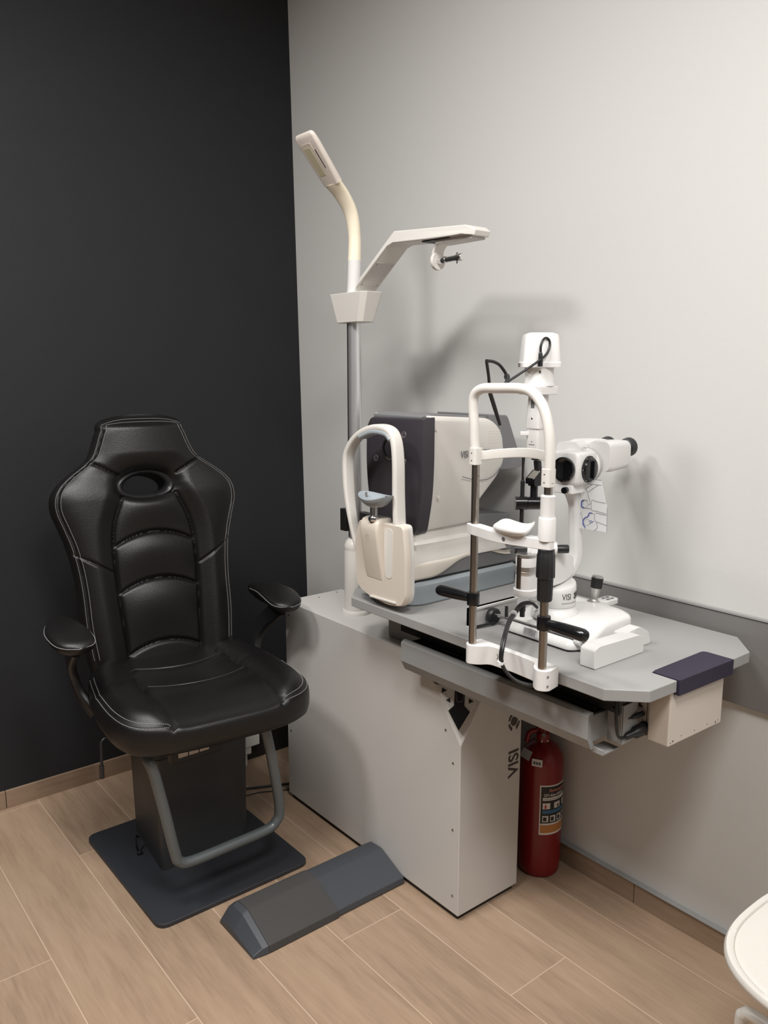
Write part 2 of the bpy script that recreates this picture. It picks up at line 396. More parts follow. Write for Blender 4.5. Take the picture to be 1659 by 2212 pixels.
# ---------------------------------------------------------------- column with arm
col = thing('instrument_column', 'chrome column with angular white arm rising from the grey cabinet top', 'column', (-0.335, -0.79, 0.70))
px_, py_ = -0.333, -0.788
bm = bm_new(); lathe(bm, [(0.046, 0), (0.046, 0.006), (0.043, 0.011), (0.036, 0.013)], (px_, py_, 0.70)); obj('base_flange', bm, 'white', col)
bm = bm_new(); lathe(bm, [(0.037, 0.01), (0.037, 0.203), (0.0365, 0.205), (0.037, 0.207), (0.037, 0.218), (0.030, 0.232), (0.022, 0.238)], (px_, py_, 0.70)); obj('column_sleeve', bm, 'white', col)
bm = bm_new(); cyl(bm, (px_, py_, 0.90), (px_, py_, 1.62), 0.0195, n=40); obj('pole', bm, mat('satin_chrome', (0.80, 0.80, 0.81), 0.30, metal=0.85), col)
obj('pole_channel', BX((px_-0.012, py_+0.014, 0.94), (px_+0.004, py_+0.0215, 1.6)), 'black', col)
# angular socket, wider at its top
bm = bm_new()
def ringz(z, y0, y1, xw, ch): 
    x0, x1 = px_-xw, px_+xw
    return [(x0, y1-ch, z), (x0, y0+ch, z), (x0+ch, y0, z), (x1-ch, y0, z), (x1, y0+ch, z), (x1, y1-ch, z), (x1-ch, y1, z), (x0+ch, y1, z)]
loft(bm, [ringz(1.588, -0.853, -0.730, 0.030, 0.012), ringz(1.672, -0.885, -0.706, 0.040, 0.014)])
obj('socket', bm, 'white', col, smooth=20, bev=0.002)
# arm bends up then runs forward
top = [(-0.800, 1.655), (-0.862, 1.708), (-1.014, 1.816), (-1.285, 1.797), (-1.312, 1.784), (-1.306, 1.770), (-1.275, 1.776), (-1.142, 1.779), (-1.010, 1.786), (-0.985, 1.780), (-0.850, 1.684), (-0.83, 1.655)]
bm = bm_new(); n = len(top)
A = []; B = []
for i, (y, z) in enumerate(top):
    wd = 0.020 if i in (0, 11) else (0.026 if i in (4, 5) else 0.0375)
    A.append(bm.verts.new((px_-wd, y, z))); B.append(bm.verts.new((px_+wd, y, z)))
bm.faces.new(A[::-1]); bm.faces.new(B)
for i in range(n): bm.faces.new((A[i], A[(i+1) % n], B[(i+1) % n], B[i]))
arm = obj('phoropter_arm', bm, 'white', col, smooth=20, bev=0.003)
# plate under the bend
pn = V((0, -0.585, -0.81)).normalized(); 
y0, z0, y1, z1 = -0.856, 1.6885, -0.935, 1.7445
bm = bm_new(); pn = V((0, -(z1-z0), (y1-y0))).normalized()
slab(bm, [(px_-0.031, y0, z0), (px_+0.031, y0, z0), (px_+0.032, y1, z1), (px_-0.032, y1, z1)], pn, -0.001, 0.0015)
cpl = obj('cover_plate', bm, 'cab', arm, bev=0.0005)
for sx in (-1, 1):
    for t in (0.07, 0.93):
        p = V((px_+sx*0.027, y0+(y1-y0)*t, z0+(z1-z0)*t)) + pn*0.0015
        bm = bm_new(); lathe(bm, [(0.0022, 0), (0.0015, 0.0012)], p, pn, 8); obj('screw', bm, 'steel', arm)
obj('mounting_block', BX((px_-0.024, -1.295, 1.766), (px_+0.024, -1.165, 1.778)), 'cab', arm, bev=0.001)
obj('dark_slot', BX((px_-0.030, -1.22, 1.7755), (px_+0.025, -1.12, 1.7785)), 'black', arm)
# hanger hook and pin
hp = spline([(px_, -1.20, 1.772), (px_, -1.165, 1.768), (px_, -1.150, 1.752), (px_, -1.148, 1.735), (px_, -1.150, 1.722)], 6)
bm = bm_new(); sweep(bm, hp, 1.0, sec=rr(0.036, 0.009, 0.003), up=(1, 0, 0)); obj('hanger', bm, 'white', arm, smooth=50)
bm = bm_new(); lathe(bm, [(0.022, 0), (0.023, 0.002), (0.023, 0.008), (0.022, 0.010)], (px_, -1.144, 1.728), (0, -1, 0)); obj('hanger_disc', bm, 'white', arm)
bm = bm_new(); lathe(bm, [(0.009, 0), (0.009, 0.03), (0.007, 0.031), (0.007, 0.07), (0.009, 0.071), (0.009, 0.088), (0.008, 0.09)], (px_, -1.15, 1.728), (0, -1, 0.02), 24); obj('steel_pin', bm, 'chrome', arm)
bm = bm_new(); cyl(bm, (px_, -1.222, 1.715), (px_, -1.222, 1.742), 0.0028); obj('cross_pin', bm, 'chrome', arm)
# black bracket behind the pole
bm = bm_new(); box(bm, (px_-0.012, -0.752, 0.955), (px_+0.012, -0.722, 1.025)); box(bm, (px_+0.0, -0.900, 0.975), (px_+0.025, -0.80, 1.022)); box(bm, (px_+0.012, -0.81, 0.98), (px_+0.03, -0.735, 1.015))
obj('mounting_bracket', bm, 'black', col, bev=0.002)

# ---------------------------------------------------------------- examination lamp on the column
lamp = thing('examination_lamp', 'yellowed white flexible-neck lamp on top of the chrome column, head tilted up left', 'lamp', (px_, py_, 1.672))
def ell(ry, rx_, n=24): return [(ry*math.cos(2*math.pi*i/n), rx_*math.sin(2*math.pi*i/n)) for i in range(n)]
lo_ = [(px_-0.002, py_, 1.668), (px_-0.001, py_, 1.70), (px_+0.001, py_, 1.765)]
bm = bm_new(); sweep(bm, spline(lo_, 4), [0.0215, 0.0210, 0.0205, 0.0205, 0.020, 0.020, 0.0195, 0.0195, 0.0195], n=28, up=(0, 1, 0)); obj('lamp_stem', bm, 'bwhite', lamp)
nk = spline([(px_+0.001, py_, 1.765), (px_+0.002, py_, 1.835), (px_-0.010, py_, 1.895), (px_-0.040, py_, 1.940), (px_-0.075, py_, 1.972)], 8)
bm = bm_new(); N_ = len(nk); rings = []
for i, p in enumerate(nk):
    t = i/(N_-1); d = (nk[min(i+1, N_-1)] - nk[max(i-1, 0)]).normalized(); a = V((0, 1, 0)); b = d.cross(a)
    ry = 0.0195 + 0.018*max(0, t-0.25)/0.75; rb = 0.0195 - 0.0085*t
    rings.append([p + a*ry*math.cos(2*math.pi*j/28) + b*rb*math.sin(2*math.pi*j/28) for j in range(28)])
loft(bm, rings); obj('flexible_neck', bm, 'yellowed', lamp)
# head: paddle
hd0 = V((px_-0.072, py_, 1.970)); hd = V((-0.095, 0, 0.112)).normalized(); hn = V((-hd.z, 0, hd.x)).normalized()   # underside normal
hn = V((-0.76, 0, -0.65)); hn = (hn - hd*hn.dot(hd)).normalized()
bm = bm_new(); rings = []
for t, hw, th in ((0, 0.036, 0.0105), (0.02, 0.038, 0.010), (0.06, 0.041, 0.009), (0.12, 0.044, 0.0085), (0.140, 0.043, 0.0075), (0.148, 0.040, 0.006), (0.152, 0.034, 0.003)):
    c = hd0 + hd*t; rings.append([c + V((0, 1, 0))*x + hn*y for x, y in rr(hw*2, th*2, min(th*0.95, 0.009), 4)])
loft(bm, rings); head = obj('lamp_head', bm, mat('aged_plastic', (0.66, 0.60, 0.54), 0.4), lamp, smooth=50)
def on_head(t, y, h): return hd0 + hd*t + V((0, 1, 0))*y + hn*h
bm = bm_new(); slab(bm, [on_head(t, y, 0.0083) for t, y in rpoly([(0.026, -0.014), (0.026, 0.027), (0.126, 0.029), (0.126, -0.014)], 0.003)], hn, 0, 0.0012); obj('lamp_bezel', bm, 'cream', head)
bm = bm_new(); slab(bm, [on_head(t, y, 0.0095) for t, y in rpoly([(0.031, -0.005), (0.031, 0.022), (0.114, 0.024), (0.114, -0.005)], 0.002)], hn, 0, 0.0008); obj('lamp_lens', bm, 'lens_p', head)
bm = bm_new(); slab(bm, [on_head(t, y, 0.0095) for t, y in [(0.05, -0.022), (0.05, -0.019), (0.105, -0.019), (0.105, -0.022)]], hn, -0.002, 0.0002); obj('vent_slit', bm, 'ink', head)

# ---------------------------------------------------------------- instrument table
tab = thing('instrument_table', 'grey chamfered instrument table top with navy end insert and grey underrail', 'table', (-0.28, -1.45, 0.70))
poly = [(-0.530, -1.030), (-0.458, -0.955), (-0.030, -0.955), (-0.028, -1.864), (-0.105, -1.933), (-0.180, -1.933), (-0.180, -1.866), (-0.382, -1.866), (-0.382, -1.926), (-0.471, -1.923), (-0.533, -1.861)]
bm = bm_new(); prism(bm, poly, 'z', 0.8130, 0.838); obj('table_top', bm, 'gtable', tab, smooth=30, bev=0.0022, seg=3)
pl = rpoly([(-0.3805, -1.866), (-0.1815, -1.866), (-0.1815, -1.937), (-0.3805, -1.931)], [0.012, 0.012, 0.0005, 0.0005])
bm = bm_new(); prism(bm, pl, 'z', 0.806, 0.8392); part('end_insert', 'navy plastic insert', bm, 'navy', tab, bev=0.003, seg=3)
# underrail with fascia
fas = [(-0.484, 0.756), (-0.492, 0.756), (-0.500, 0.750), (-0.500, 0.700), (-0.486, 0.674), (-0.478, 0.674), (-0.478, 0.684), (-0.490, 0.704), (-0.490, 0.745), (-0.484, 0.748)]
bm = bm_new(); prism(bm, fas, 'y', -1.803, -1.206); obj('rail_fascia', bm, 'gbar', tab, smooth=12)
bm = BX((-0.489, -1.800, 0.688), (-0.405, -1.385, 0.747)); box(bm, (-0.489, -1.385, 0.702), (-0.405, -1.212, 0.747)); obj('rail_box', bm, 'gbar', tab, bev=0.0015)
bm = BX((-0.488, -1.795, 0.7475), (-0.10, -1.215, 0.7495)); box(bm, (-0.465, -1.79, 0.75), (-0.455, -1.25, 0.757)); box(bm, (-0.43, -1.79, 0.75), (-0.42, -1.25, 0.757)); obj('rail_cover', bm, 'black', tab)
bm = BX((-0.455, -1.845, 0.757), (-0.08, -1.15, 0.8125)); obj('carriage', bm, 'black', tab, bev=0.002)
bm = BX((-0.40, -1.20, 0.701), (-0.26, -1.03, 0.81)); obj('support_block', bm, 'gbar', tab, bev=0.003)
for y, z in ((-1.06, 0.79), (-1.075, 0.775)): screw(tab, (-0.40, y, z), (-1, 0, 0), 0.005)
bm = BX((-0.445, -1.849, 0.690), (-0.395, -1.846, 0.775)); box(bm, (-0.447, -1.846, 0.690), (-0.444, -1.812, 0.775)); obj('end_bracket', bm, 'gbar', tab, bev=0.0008)
bm = bm_new(); prism(bm, [(-0.480, 0.668), (-0.425, 0.668), (-0.425, 0.672), (-0.476, 0.672), (-0.476, 0.680), (-0.480, 0.680)], 'y', -1.828, -1.79); obj('lower_lip', bm, 'gbar', tab, bev=0.0008)
# power box under the insert
pb = part('power_box', 'beige metal power box under the end insert', prism(bm_new(), [(-0.388, 0.692), (-0.180, 0.688), (-0.180, 0.812), (-0.388, 0.812)], 'y', -1.918, -1.868), 'beige', tab, bev=0.004, seg=3)
obj('inner_chassis', BX((-0.380, -1.872, 0.695), (-0.19, -1.80, 0.80)), 'beige', pb, bev=0.001)
for x, z in ((-0.377, 0.802), (-0.368, 0.803), (-0.19, 0.800), (-0.198, 0.797), (-0.38, 0.700), (-0.371, 0.702), (-0.205, 0.697), (-0.196, 0.699), (-0.34, 0.80), (-0.23, 0.795), (-0.34, 0.705), (-0.29, 0.703), (-0.24, 0.702)):
    bm = bm_new(); lathe(bm, [(0.0022 if x in (-0.368, -0.371, -0.205, -0.198) else 0.001, 0), (0.0008, 0.001)], (x, -1.9182, z), (0, -1, 0), 8); obj('screw', bm, 'ink', pb)
bm = bm_new()
for z in (0.775, 0.765, 0.755): box(bm, (-0.3815, -1.85, z), (-0.38, -1.82, z+0.004))
box(bm, (-0.3812, -1.862, 0.70), (-0.3795, -1.861, 0.79)); obj('socket_marks', bm, 'ink', pb)
bm = bm_new(); lathe(bm, [(0.012, 0), (0.0135, 0.004), (0.0125, 0.028), (0.008, 0.034), (0.007, 0.052), (0.004, 0.056)], (-0.385, -1.858, 0.7125), (-1, 0.12, -0.10)); obj('large_plug', bm, 'bplastic', tab)
bm = bm_new(); lathe(bm, [(0.0055, 0), (0.0050, 0.024), (0.0025, 0.034)], (-0.385, -1.855, 0.745), (-1, 0.1, -0.05)); obj('small_plug', bm, 'bplastic', tab)
bm = bm_new(); sweep(bm, spline([(-0.440, -1.852, 0.706), (-0.458, -1.848, 0.712), (-0.463, -1.845, 0.740), (-0.462, -1.842, 0.77), (-0.456, -1.84, 0.80)], 6), 0.0035, n=8); sweep(bm, spline([(-0.418, -1.852, 0.743), (-0.432, -1.846, 0.744), (-0.446, -1.84, 0.752), (-0.46, -1.83, 0.77)], 6), 0.002, n=8); obj('power_cable', bm, 'bplastic', tab)
bm = bm_new(); cyl(bm, (-0.385, -1.858, 0.7125), (-0.380, -1.858, 0.7125), 0.0145); obj('plug_ring', bm, 'bplastic', tab)
bm = bm_new(); box(bm, (-0.462, -1.86, 0.796), (-0.456, -1.852, 0.812)); obj('cable_clip', bm, 'bwhite', tab)

# ---------------------------------------------------------------- refractor
rf = thing('autorefractor', 'cream and dark grey refractor with arched chin frame on the table beside the column', 'eye instrument', (-0.28, -1.10, 0.838))
yc = -1.105
base = rpoly([(-0.478, yc-0.090), (-0.440, yc-0.112), (-0.058, yc-0.105), (-0.058, yc+0.105), (-0.440, yc+0.112), (-0.478, yc+0.090)], 0.02)
bm = bm_new()
def ringp(poly, z, s=1.0, cx=-0.27, cy=yc): return [(cx+(x-cx)*s, cy+(y-cy)*s, z) for x, y in poly]
loft(bm, [ringp(base, 0.8395, 0.97), ringp(base, 0.843, 0.985), ringp(base, 0.872, 0.985), ringp(base, 0.878, 1.0), ringp(base, 0.892, 1.0), ringp(base, 0.901, 0.95)])
obj('base', bm, 'bluegrey', rf, smooth=25)
obj('base_gap', BX((-0.455, yc-0.098, 0.900), (-0.08, yc+0.098, 0.907)), 'black', rf)
bm = bm_new(); prism(bm, [(-0.40, 0.905), (-0.08, 0.905), (-0.08, 0.95), (-0.40, 0.95)], 'y', yc-0.100, yc+0.100); obj('moving_tray', bm, 'dgrey', rf, bev=0.004)
# lower body with sinuous lower edge, built from side profiles
def sideloft(prof_top, prof_bot, hw_fn, name, m, par, xs, bev=0.006):
    bm = bm_new(); rings = []
    for x in xs:
        zt, zb = prof_top(x), prof_bot(x); hw = hw_fn(x)
        r = min(0.010, (zt-zb)*0.45); rings.append([(x, y, z) for y, z in rr(hw*2, zt-zb, r, 4, yc, (zt+zb)/2)])
    loft(bm, rings); return obj(name, bm, m, par, smooth=45)
def lerp_tab(T):
    def f(x):
        for (a, fa), (b, fb) in zip(T, T[1:]):
            if x <= b:
                t = (x-a)/(b-a); t = max(0, min(1, t)); t = t*t*(3-2*t); return fa+(fb-fa)*t
        return T[-1][1]
    return f
xs = [-0.492, -0.488, -0.478, -0.465] + [-0.45+0.36*i/24 for i in range(25)]
bot = lerp_tab([(-0.492, 0.913), (-0.47, 0.907), (-0.40, 0.907), (-0.26, 0.944), (-0.17, 0.952), (-0.09, 0.940)])
topf = lerp_tab([(-0.492, 0.975), (-0.46, 0.985), (-0.36, 0.985), (-0.24, 0.992), (-0.09, 0.960)])
hwf = lerp_tab([(-0.492, 0.085), (-0.478, 0.098), (-0.455, 0.108), (-0.40, 0.110), (-0.09, 0.100)])
sideloft(lambda x: topf(x)-0.03, bot, hwf, 'lower_housing', mat('warm_white_plastic', (0.68, 0.625, 0.55), 0.35, bump=0.04, bscale=900), rf, xs)
# flared collar and neck
oct_ = lambda hx0, hx1, hy, z: [(x, y, z) for x, y in rpoly([(hx0, yc-hy), (hx1, yc-hy), (hx1, yc+hy), (hx0, yc+hy)], 0.02)]
bm = bm_new(); loft(bm, [oct_(-0.470, -0.10, 0.106, 0.950), oct_(-0.462, -0.11, 0.104, 0.965), oct_(-0.455, -0.18, 0.100, 0.985), oct_(-0.463, -0.20, 0.103, 1.002), oct_(-0.455, -0.21, 0.100, 1.010)])
obj('collar', bm, 'white', rf, smooth=30)
bm = bm_new(); loft(bm, [oct_(-0.440, -0.22, 0.088, 1.008), oct_(-0.435, -0.235, 0.086, 1.036)]); obj('neck', bm, 'white', rf)
# main body
side = rpoly([(-0.418, 1.034), (-0.243, 1.038), (-0.235, 1.092), (-0.160, 1.168), (-0.138, 1.209), (-0.150, 1.285), (-0.194, 1.322), (-0.418, 1.336)], [0.004, 0.01, 0.02, 0.03, 0.04, 0.03, 0.03, 0.003])
def bw(z):
    t = max(0, min(1, (1.20-z)/0.17)); return 0.119 - 0.022*t*t
bm = bm_new()
lay = [(-1.0, 0.93), (-0.96, 0.985), (-0.90, 1.0), (0.90, 1.0), (0.96, 0.985), (1.0, 0.93)]
rings = []
for s, k in lay:
    rings.append([(-0.30 + (x+0.30)*k if x > -0.40 else x, yc + s*bw(z), 1.18 + (z-1.18)*k) for x, z in side])
loft(bm, rings); body = obj('body', bm, 'white', rf, smooth=35)
# curved seam, vents and lettering on the side panel
ys = yc - 0.1195
bm = bm_new(); sweep(bm, spline([(-0.305, ys, 1.172), (-0.26, ys, 1.160), (-0.215, ys-0.0, 1.157), (-0.18, ys, 1.168), (-0.158, ys, 1.187)], 6), 0.0010, n=5); obj('panel_seam', bm, 'greyink', body)
bm = bm_new()
for i in range(6):
    for j in range(5): lathe(bm, [(0.0012, 0), (0.0008, 0.0008)], (-0.205+i*0.008, ys-0.0003, 1.288-j*0.008), (0, -1, 0), 6)
obj('vent_dots', bm, 'cream', body)
bm = bm_new(); m4 = basis((-0.312, ys-0.0006, 1.222), (1, 0, 0), (0, 0, 1)); text(bm, 'VISI', 0.026, m4, sx=0.7, extr=0.0003); m5 = basis((-0.262, ys-0.0006, 1.222), (1, 0, 0), (0, 0, 1)); logoO(bm, m5, 0.0, 0.018); m5 = basis((-0.236, ys-0.0006, 1.222), (1, 0, 0), (0, 0, 1)); text(bm, 'NIX', 0.026, m5, sx=0.7, extr=0.0003)
obj('lettering', bm, 'greyink', body, smooth=0)
for x, z, yy in ((-0.385, 1.125, yc-bw(1.125)), (-0.40, 1.30, ys)):
    bm = bm_new(); lathe(bm, [(0.0040, 0), (0.0036, 0.0008), (0.001, 0.0004)], (x, yy+0.0002, z), (0, -1, 0), 12); obj('screw_cap', bm, 'cream', body)
# dark front mask
fr = rpoly([(yc-0.122, 1.332), (yc-0.1215, 1.20), (yc-0.116, 1.12), (yc-0.098, 1.036), (yc-0.085, 1.024), (yc+0.07, 1.024), (yc+0.088, 1.036), (yc+0.112, 1.12), (yc+0.1205, 1.20), (yc+0.118, 1.300), (yc+0.100, 1.328)], [0.002, 0.05, 0.05, 0.01, 0.01, 0.02, 0.02, 0.05, 0.05, 0.01, 0.01])
bm = bm_new(); 
def fring(x, k, dz=0): return [(x, yc+(y-yc)*k, 1.18+(z-1.18)*k+dz) for y, z in fr]
loft(bm, [fring(-0.408, 1.0), fring(-0.432, 1.0), fring(-0.444, 0.97), fring(-0.446, 0.93)])
mask = part('front_mask', 'dark purple grey front mask', bm, 'dark', rf, smooth=30)
bm = bm_new(); prism(bm, [(-0.20, 1.3215), (-0.20, 1.327), (-0.400, 1.340), (-0.436, 1.334), (-0.436, 1.322), (-0.41, 1.318)], 'y', yc-0.100, yc+0.095)
obj('top_cover', bm, 'dgrey', rf, bev=0.002)
for y, z in ((yc+0.075, 1.285), (yc-0.045, 1.285), (yc+0.072, 1.215), (yc-0.045, 1.215)):
    bm = bm_new(); lathe(bm, [(0.010, 0), (0.009, 0.0015), (0.006, 0.0008), (0.002, 0.0003)], (-0.4455, y, z), (-1, 0, 0), 20); obj('sensor_window', bm, mat('sensor', (0.10, 0.09, 0.10), 0.2) if 'sens' not in M else M['sens'], mask)
bm = bm_new(); lathe(bm, [(0.030, 0), (0.030, 0.003), (0.026, 0.0035), (0.022, 0.001), (0.001, 0.001)], (-0.445, yc+0.012, 1.245), (-1, 0, 0), 32); obj('optic_window', bm, 'glassl', mask)
for z, yy in ((1.14, yc-0.05), (1.14, yc+0.05)):
    bm = bm_new(); lathe(bm, [(0.0025, 0), (0.001, 0.001)], (-0.4455, yy, z), (-1, 0, 0), 10); obj('indicator', bm, 'black', mask)
# chin plate (front)
def chin_sec(z):  # y range
    T = [(0.856, -0.098, 0.010), (0.862, -0.145, 0.040), (0.885, -0.160, 0.052), (0.937, -0.157, 0.047), (1.00, -0.150, 0.032), (1.063, -0.148, 0.018)]
    return T
bm = bm_new()
front = rpoly([(-1.120, 0.858), (-1.075, 0.872), (-1.058, 0.885), (-1.048, 1.00), (-1.068, 1.058), (-1.10, 1.065), (-1.252, 1.068), (-1.262, 0.985), (-1.262, 0.885), (-1.25, 0.862), (-1.20, 0.852)], [0.01, 0.01, 0.01, 0.02, 0.004, 0.01, 0.012, 0.02, 0.02, 0.01, 0.02])
loft(bm, [[(-0.516, y, z) for y, z in front], [(-0.528, y, z) for y, z in front], [(-0.533, -1.155+(y+1.155)*0.97, 0.96+(z-0.96)*0.98) for y, z in front]])
chin = obj('chin_plate', bm, 'cream', rf, smooth=35)
front2 = [(-1.150+(y+1.155)*1.0, 0.955+(z-0.955)*1.0) for y, z in front]
bm = bm_new(); loft(bm, [[(-0.497, y, z) for y, z in front2], [(-0.516, y, z) for y, z in front2]]); obj('chin_plate_back', bm, 'white', rf, smooth=35, bev=0.003)
bm = bm_new(); box(bm, (-0.508, -1.20, 0.862), (-0.455, -1.03, 0.93)); obj('chin_bracket', bm, 'bluegrey', rf, bev=0.004)
# raised centre block beside a pale strip painted as a lit recess
bm = bm_new(); rings = []
for z, px0, k in ((0.915, 0.001, 1.0), (0.93, 0.004, 1.0), (0.97, 0.012, 1.0), (1.02, 0.020, 1.0), (1.045, 0.023, 0.99), (1.062, 0.022, 0.97), (1.072, 0.016, 0.93), (1.076, 0.006, 0.86)):
    yc3 = -1.138; hw3 = 0.037*k
    rings.append([(x, y, z) for x, y in rpoly([(-0.505, yc3-hw3), (-0.533-px0, yc3-hw3), (-0.533-px0, yc3+hw3), (-0.505, yc3+hw3)], [0.001, 0.010, 0.008, 0.001], 4)])
loft(bm, rings); obj('chin_block', bm, 'cream', chin, smooth=50)
for y0_, y1_ in ((-1.208, -1.181),):
    bm = bm_new(); prism(bm, rpoly([(y0_, 0.925), (y1_, 0.925), (y1_+0.003, 1.055), (y0_-0.004, 1.055)], 0.012), 'x', -0.530, -0.5340); obj('groove_highlight', bm, 'white', chin)
bm = bm_new(); prism(bm, rpoly([(-1.120, 0.8610), (-1.12, 0.865), (-1.225, 0.868), (-1.225, 0.864)], 0.001), 'x', -0.532, -0.537); obj('release_slot', bm, 'white', chin)
bm = bm_new(); 
for a in range(4): sweep(bm, [(-0.5565, -1.135-0.004*math.cos(a*1.57), 1.030+0.004*math.sin(a*1.57)), (-0.5565, -1.135-0.007*math.cos(a*1.57+0.5), 1.030+0.007*math.sin(a*1.57+0.5))], 0.0005, n=4)
obj('emblem', bm, 'greyink', chin)
# arch
ar = [(-0.528, -1.080, 0.935), (-0.528, -1.050, 1.00), (-0.528, -1.022, 1.10), (-0.528, -1.014, 1.205), (-0.528, -1.032, 1.250), (-0.528, -1.075, 1.285), (-0.528, -1.136, 1.305), (-0.528, -1.190, 1.303), (-0.528, -1.216, 1.280), (-0.528, -1.226, 1.226), (-0.528, -1.228, 1.14), (-0.528, -1.232, 1.06), (-0.525, -1.236, 0.96)]
sp_ = spline(ar, 6); bm = bm_new(); ws = []
for i in range(len(sp_)):
    t = i/(len(sp_)-1); ws.append(1.0 - 0.45*max(0, 1-t*5) + 0.1*max(0, (t-0.7)*3))
sweep(bm, [p + V((0.015, 0.018, 0)) for p in sp_], ws, sec=rr(0.034, 0.017, 0.007), up=(1, 0, 0)); arch = obj('forehead_arch', bm, 'white', rf, smooth=50)
bm = bm_new(); sweep(bm, [p + V((0.013, 0.018, -0.0105)) for p in spline([(-0.528, -1.085, 1.289), (-0.528, -1.136, 1.305), (-0.528, -1.190, 1.303), (-0.528, -1.210, 1.289)], 6)], 1.0, sec=rr(0.034, 0.012, 0.005), up=(1, 0, 0)); part('forehead_pad', 'grey forehead pad', bm, 'bluegrey', rf, smooth=50)
# chin cup
bm = bm_new(); cyl(bm, (-0.545, -1.150, 1.066), (-0.545, -1.150, 1.112), 0.0105); lathe(bm, [(0.0135, 0), (0.015, 0.003), (0.015, 0.009), (0.0135, 0.012), (0.011, 0.014)], (-0.545, -1.150, 1.070)); obj('cup_stem', bm, 'chrome', rf)
bm = bm_new(); rings = []; K = 32
for k_, (s, z) in enumerate(((0.15, 1.106), (0.4, 1.108), (0.65, 1.114), (0.85, 1.123), (0.97, 1.132), (1.0, 1.136), (0.95, 1.136), (0.75, 1.127), (0.4, 1.120), (0.05, 1.118))):
    ring = []
    for j in range(K):
        a = 2*math.pi*j/K; y = -1.158 + 0.058*s*math.cos(a); x = -0.545 + 0.036*s*math.sin(a)
        zz = z + 0.006*s*s*(math.cos(a)**2) - 0.007*s*s*(1 if math.sin(a) < 0 else 0.2)*math.sin(a)**2
        ring.append((x, y, zz))
    rings.append(ring)
loft(bm, rings); part('chin_cup', 'grey chin cup', bm, 'bluegrey', rf, smooth=60)
for y in (-1.118, -1.200):
    bm = bm_new(); cyl(bm, (-0.545, y, 1.130), (-0.545, y, 1.140), 0.003, n=10); obj('cup_peg', bm, 'steel', rf)
# rear display and housing
bm = bm_new(); prism(bm, [(-0.185, 1.331), (-0.112, 1.327), (-0.104, 1.318), (-0.038, 1.180), (-0.072, 1.172), (-0.135, 1.175)], 'y', -1.200, -0.990); obj('operator_display', bm, 'dgrey', rf, bev=0.003)
bm = bm_new(); prism(bm, [(-0.235, 0.965), (-0.100, 0.948), (-0.080, 1.045), (-0.235, 1.06)], 'y', -1.195, -1.01); obj('rear_housing', bm, 'dgrey', rf, bev=0.003)

# ---------------------------------------------------------------- slit lamp chin rest clamped to the table edge
cr = thing('slit_lamp_chin_rest', 'white chin and forehead rest on twin steel posts clamped to the table front edge', 'chin rest', (-0.575, -1.64, 0.81))
X0 = -0.575; YL, YR = -1.541, -1.740
bm = bm_new()
brk = rpoly([(-0.5365, YL+0.012), (-0.5365, YR-0.012), (-0.578, YR-0.020), (-0.592, YR), (-0.578, YR+0.022), (-0.556, YR+0.034), (-0.552, -1.64), (-0.556, YL-0.034), (-0.578, YL-0.022), (-0.592, YL), (-0.578, YL+0.018)], [0.002, 0.002, 0.014, 0.014, 0.012, 0.015, 0.0, 0.015, 0.012, 0.014, 0.014])
prism(bm, brk, 'z', 0.810, 0.854); obj('clamp_bracket', bm, 'bwhite', cr, smooth=40, bev=0.002)
for y in (YL-0.052, YR+0.045):
    bm = bm_new(); lathe(bm, [(0.0075, -0.001), (0.0075, 0.0012), (0.0055, 0.0012), (0.005, 0.0004), (0.0025, 0.0004), (0.002, -0.001)], (-0.5535, y, 0.834), (-1, 0, 0), 20); obj('clamp_screw', bm, 'steel', cr)
for z in (0.842, 0.822):
    bm = bm_new(); lathe(bm, [(0.0025, 0), (0.001, 0.0006)], (-0.578, YR-0.0185, z), (-0.3, -1, 0), 10); obj('grub_screw', bm, 'steel', cr)
for Y_, zt in ((YL, 1.262), (YR, 1.242)):
    bm = bm_new(); cyl(bm, (X0, Y_, 0.84), (X0, Y_, zt), 0.0086, n=28); obj('post', bm, 'steel', cr)
    bm = bm_new(); cyl(bm, (X0, Y_, 1.2275 if Y_ == YL else 1.18), (X0, Y_, 1.2285 if Y_ == YL else 1.181), 0.0088, n=28); obj('post_joint', bm, 'ink', cr)
# hoop
hp = [(X0, -1.540, 1.262), (X0, -1.536, 1.300), (X0, -1.534, 1.334), (X0, -1.530, 1.372), (X0, -1.533, 1.398), (X0, -1.555, 1.412), (X0, -1.600, 1.414), (X0, -1.665, 1.414), (X0, -1.697, 1.404), (X0, -1.722, 1.376), (X0, -1.736, 1.335), (X0, -1.741, 1.29), (X0, -1.741, 1.235)]
bm = bm_new(); sweep(bm, spline(hp, 8), 0.0105, n=20); obj('forehead_hoop', bm, 'white', cr)
for Y_, z0_ in ((YL, 1.252), (YR, 1.226)):
    bm = bm_new(); prism(bm, rr(0.024, 0.022, 0.006, 4, X0, Y_+0.001), 'z', z0_, z0_+0.036); bk = obj('hoop_foot', bm, 'white', cr, bev=0.001)
    for z in (z0_+0.009, z0_+0.025):
        bm = bm_new(); lathe(bm, [(0.0028, 0), (0.0015, 0.0006)], (X0-0.0115, Y_+0.0015, z), (-1, 0.0, 0), 10); obj('foot_screw', bm, 'ink', bk)
# forehead band, bowed away from the patient
pts = [];
for i in range(17):
    t = i/16; pts.append((X0 + 0.036*math.sin(math.pi*t)**0.8*1.0, YL + (YR-YL)*t, 1.270 + 0.012*t + 0.007*math.sin(math.pi*t)))
bm = bm_new(); sweep(bm, pts, 1.0, sec=rr(0.020, 0.004, 0.0018), up=(0, 0, 1)); obj('forehead_band', bm, 'white', cr, smooth=50)
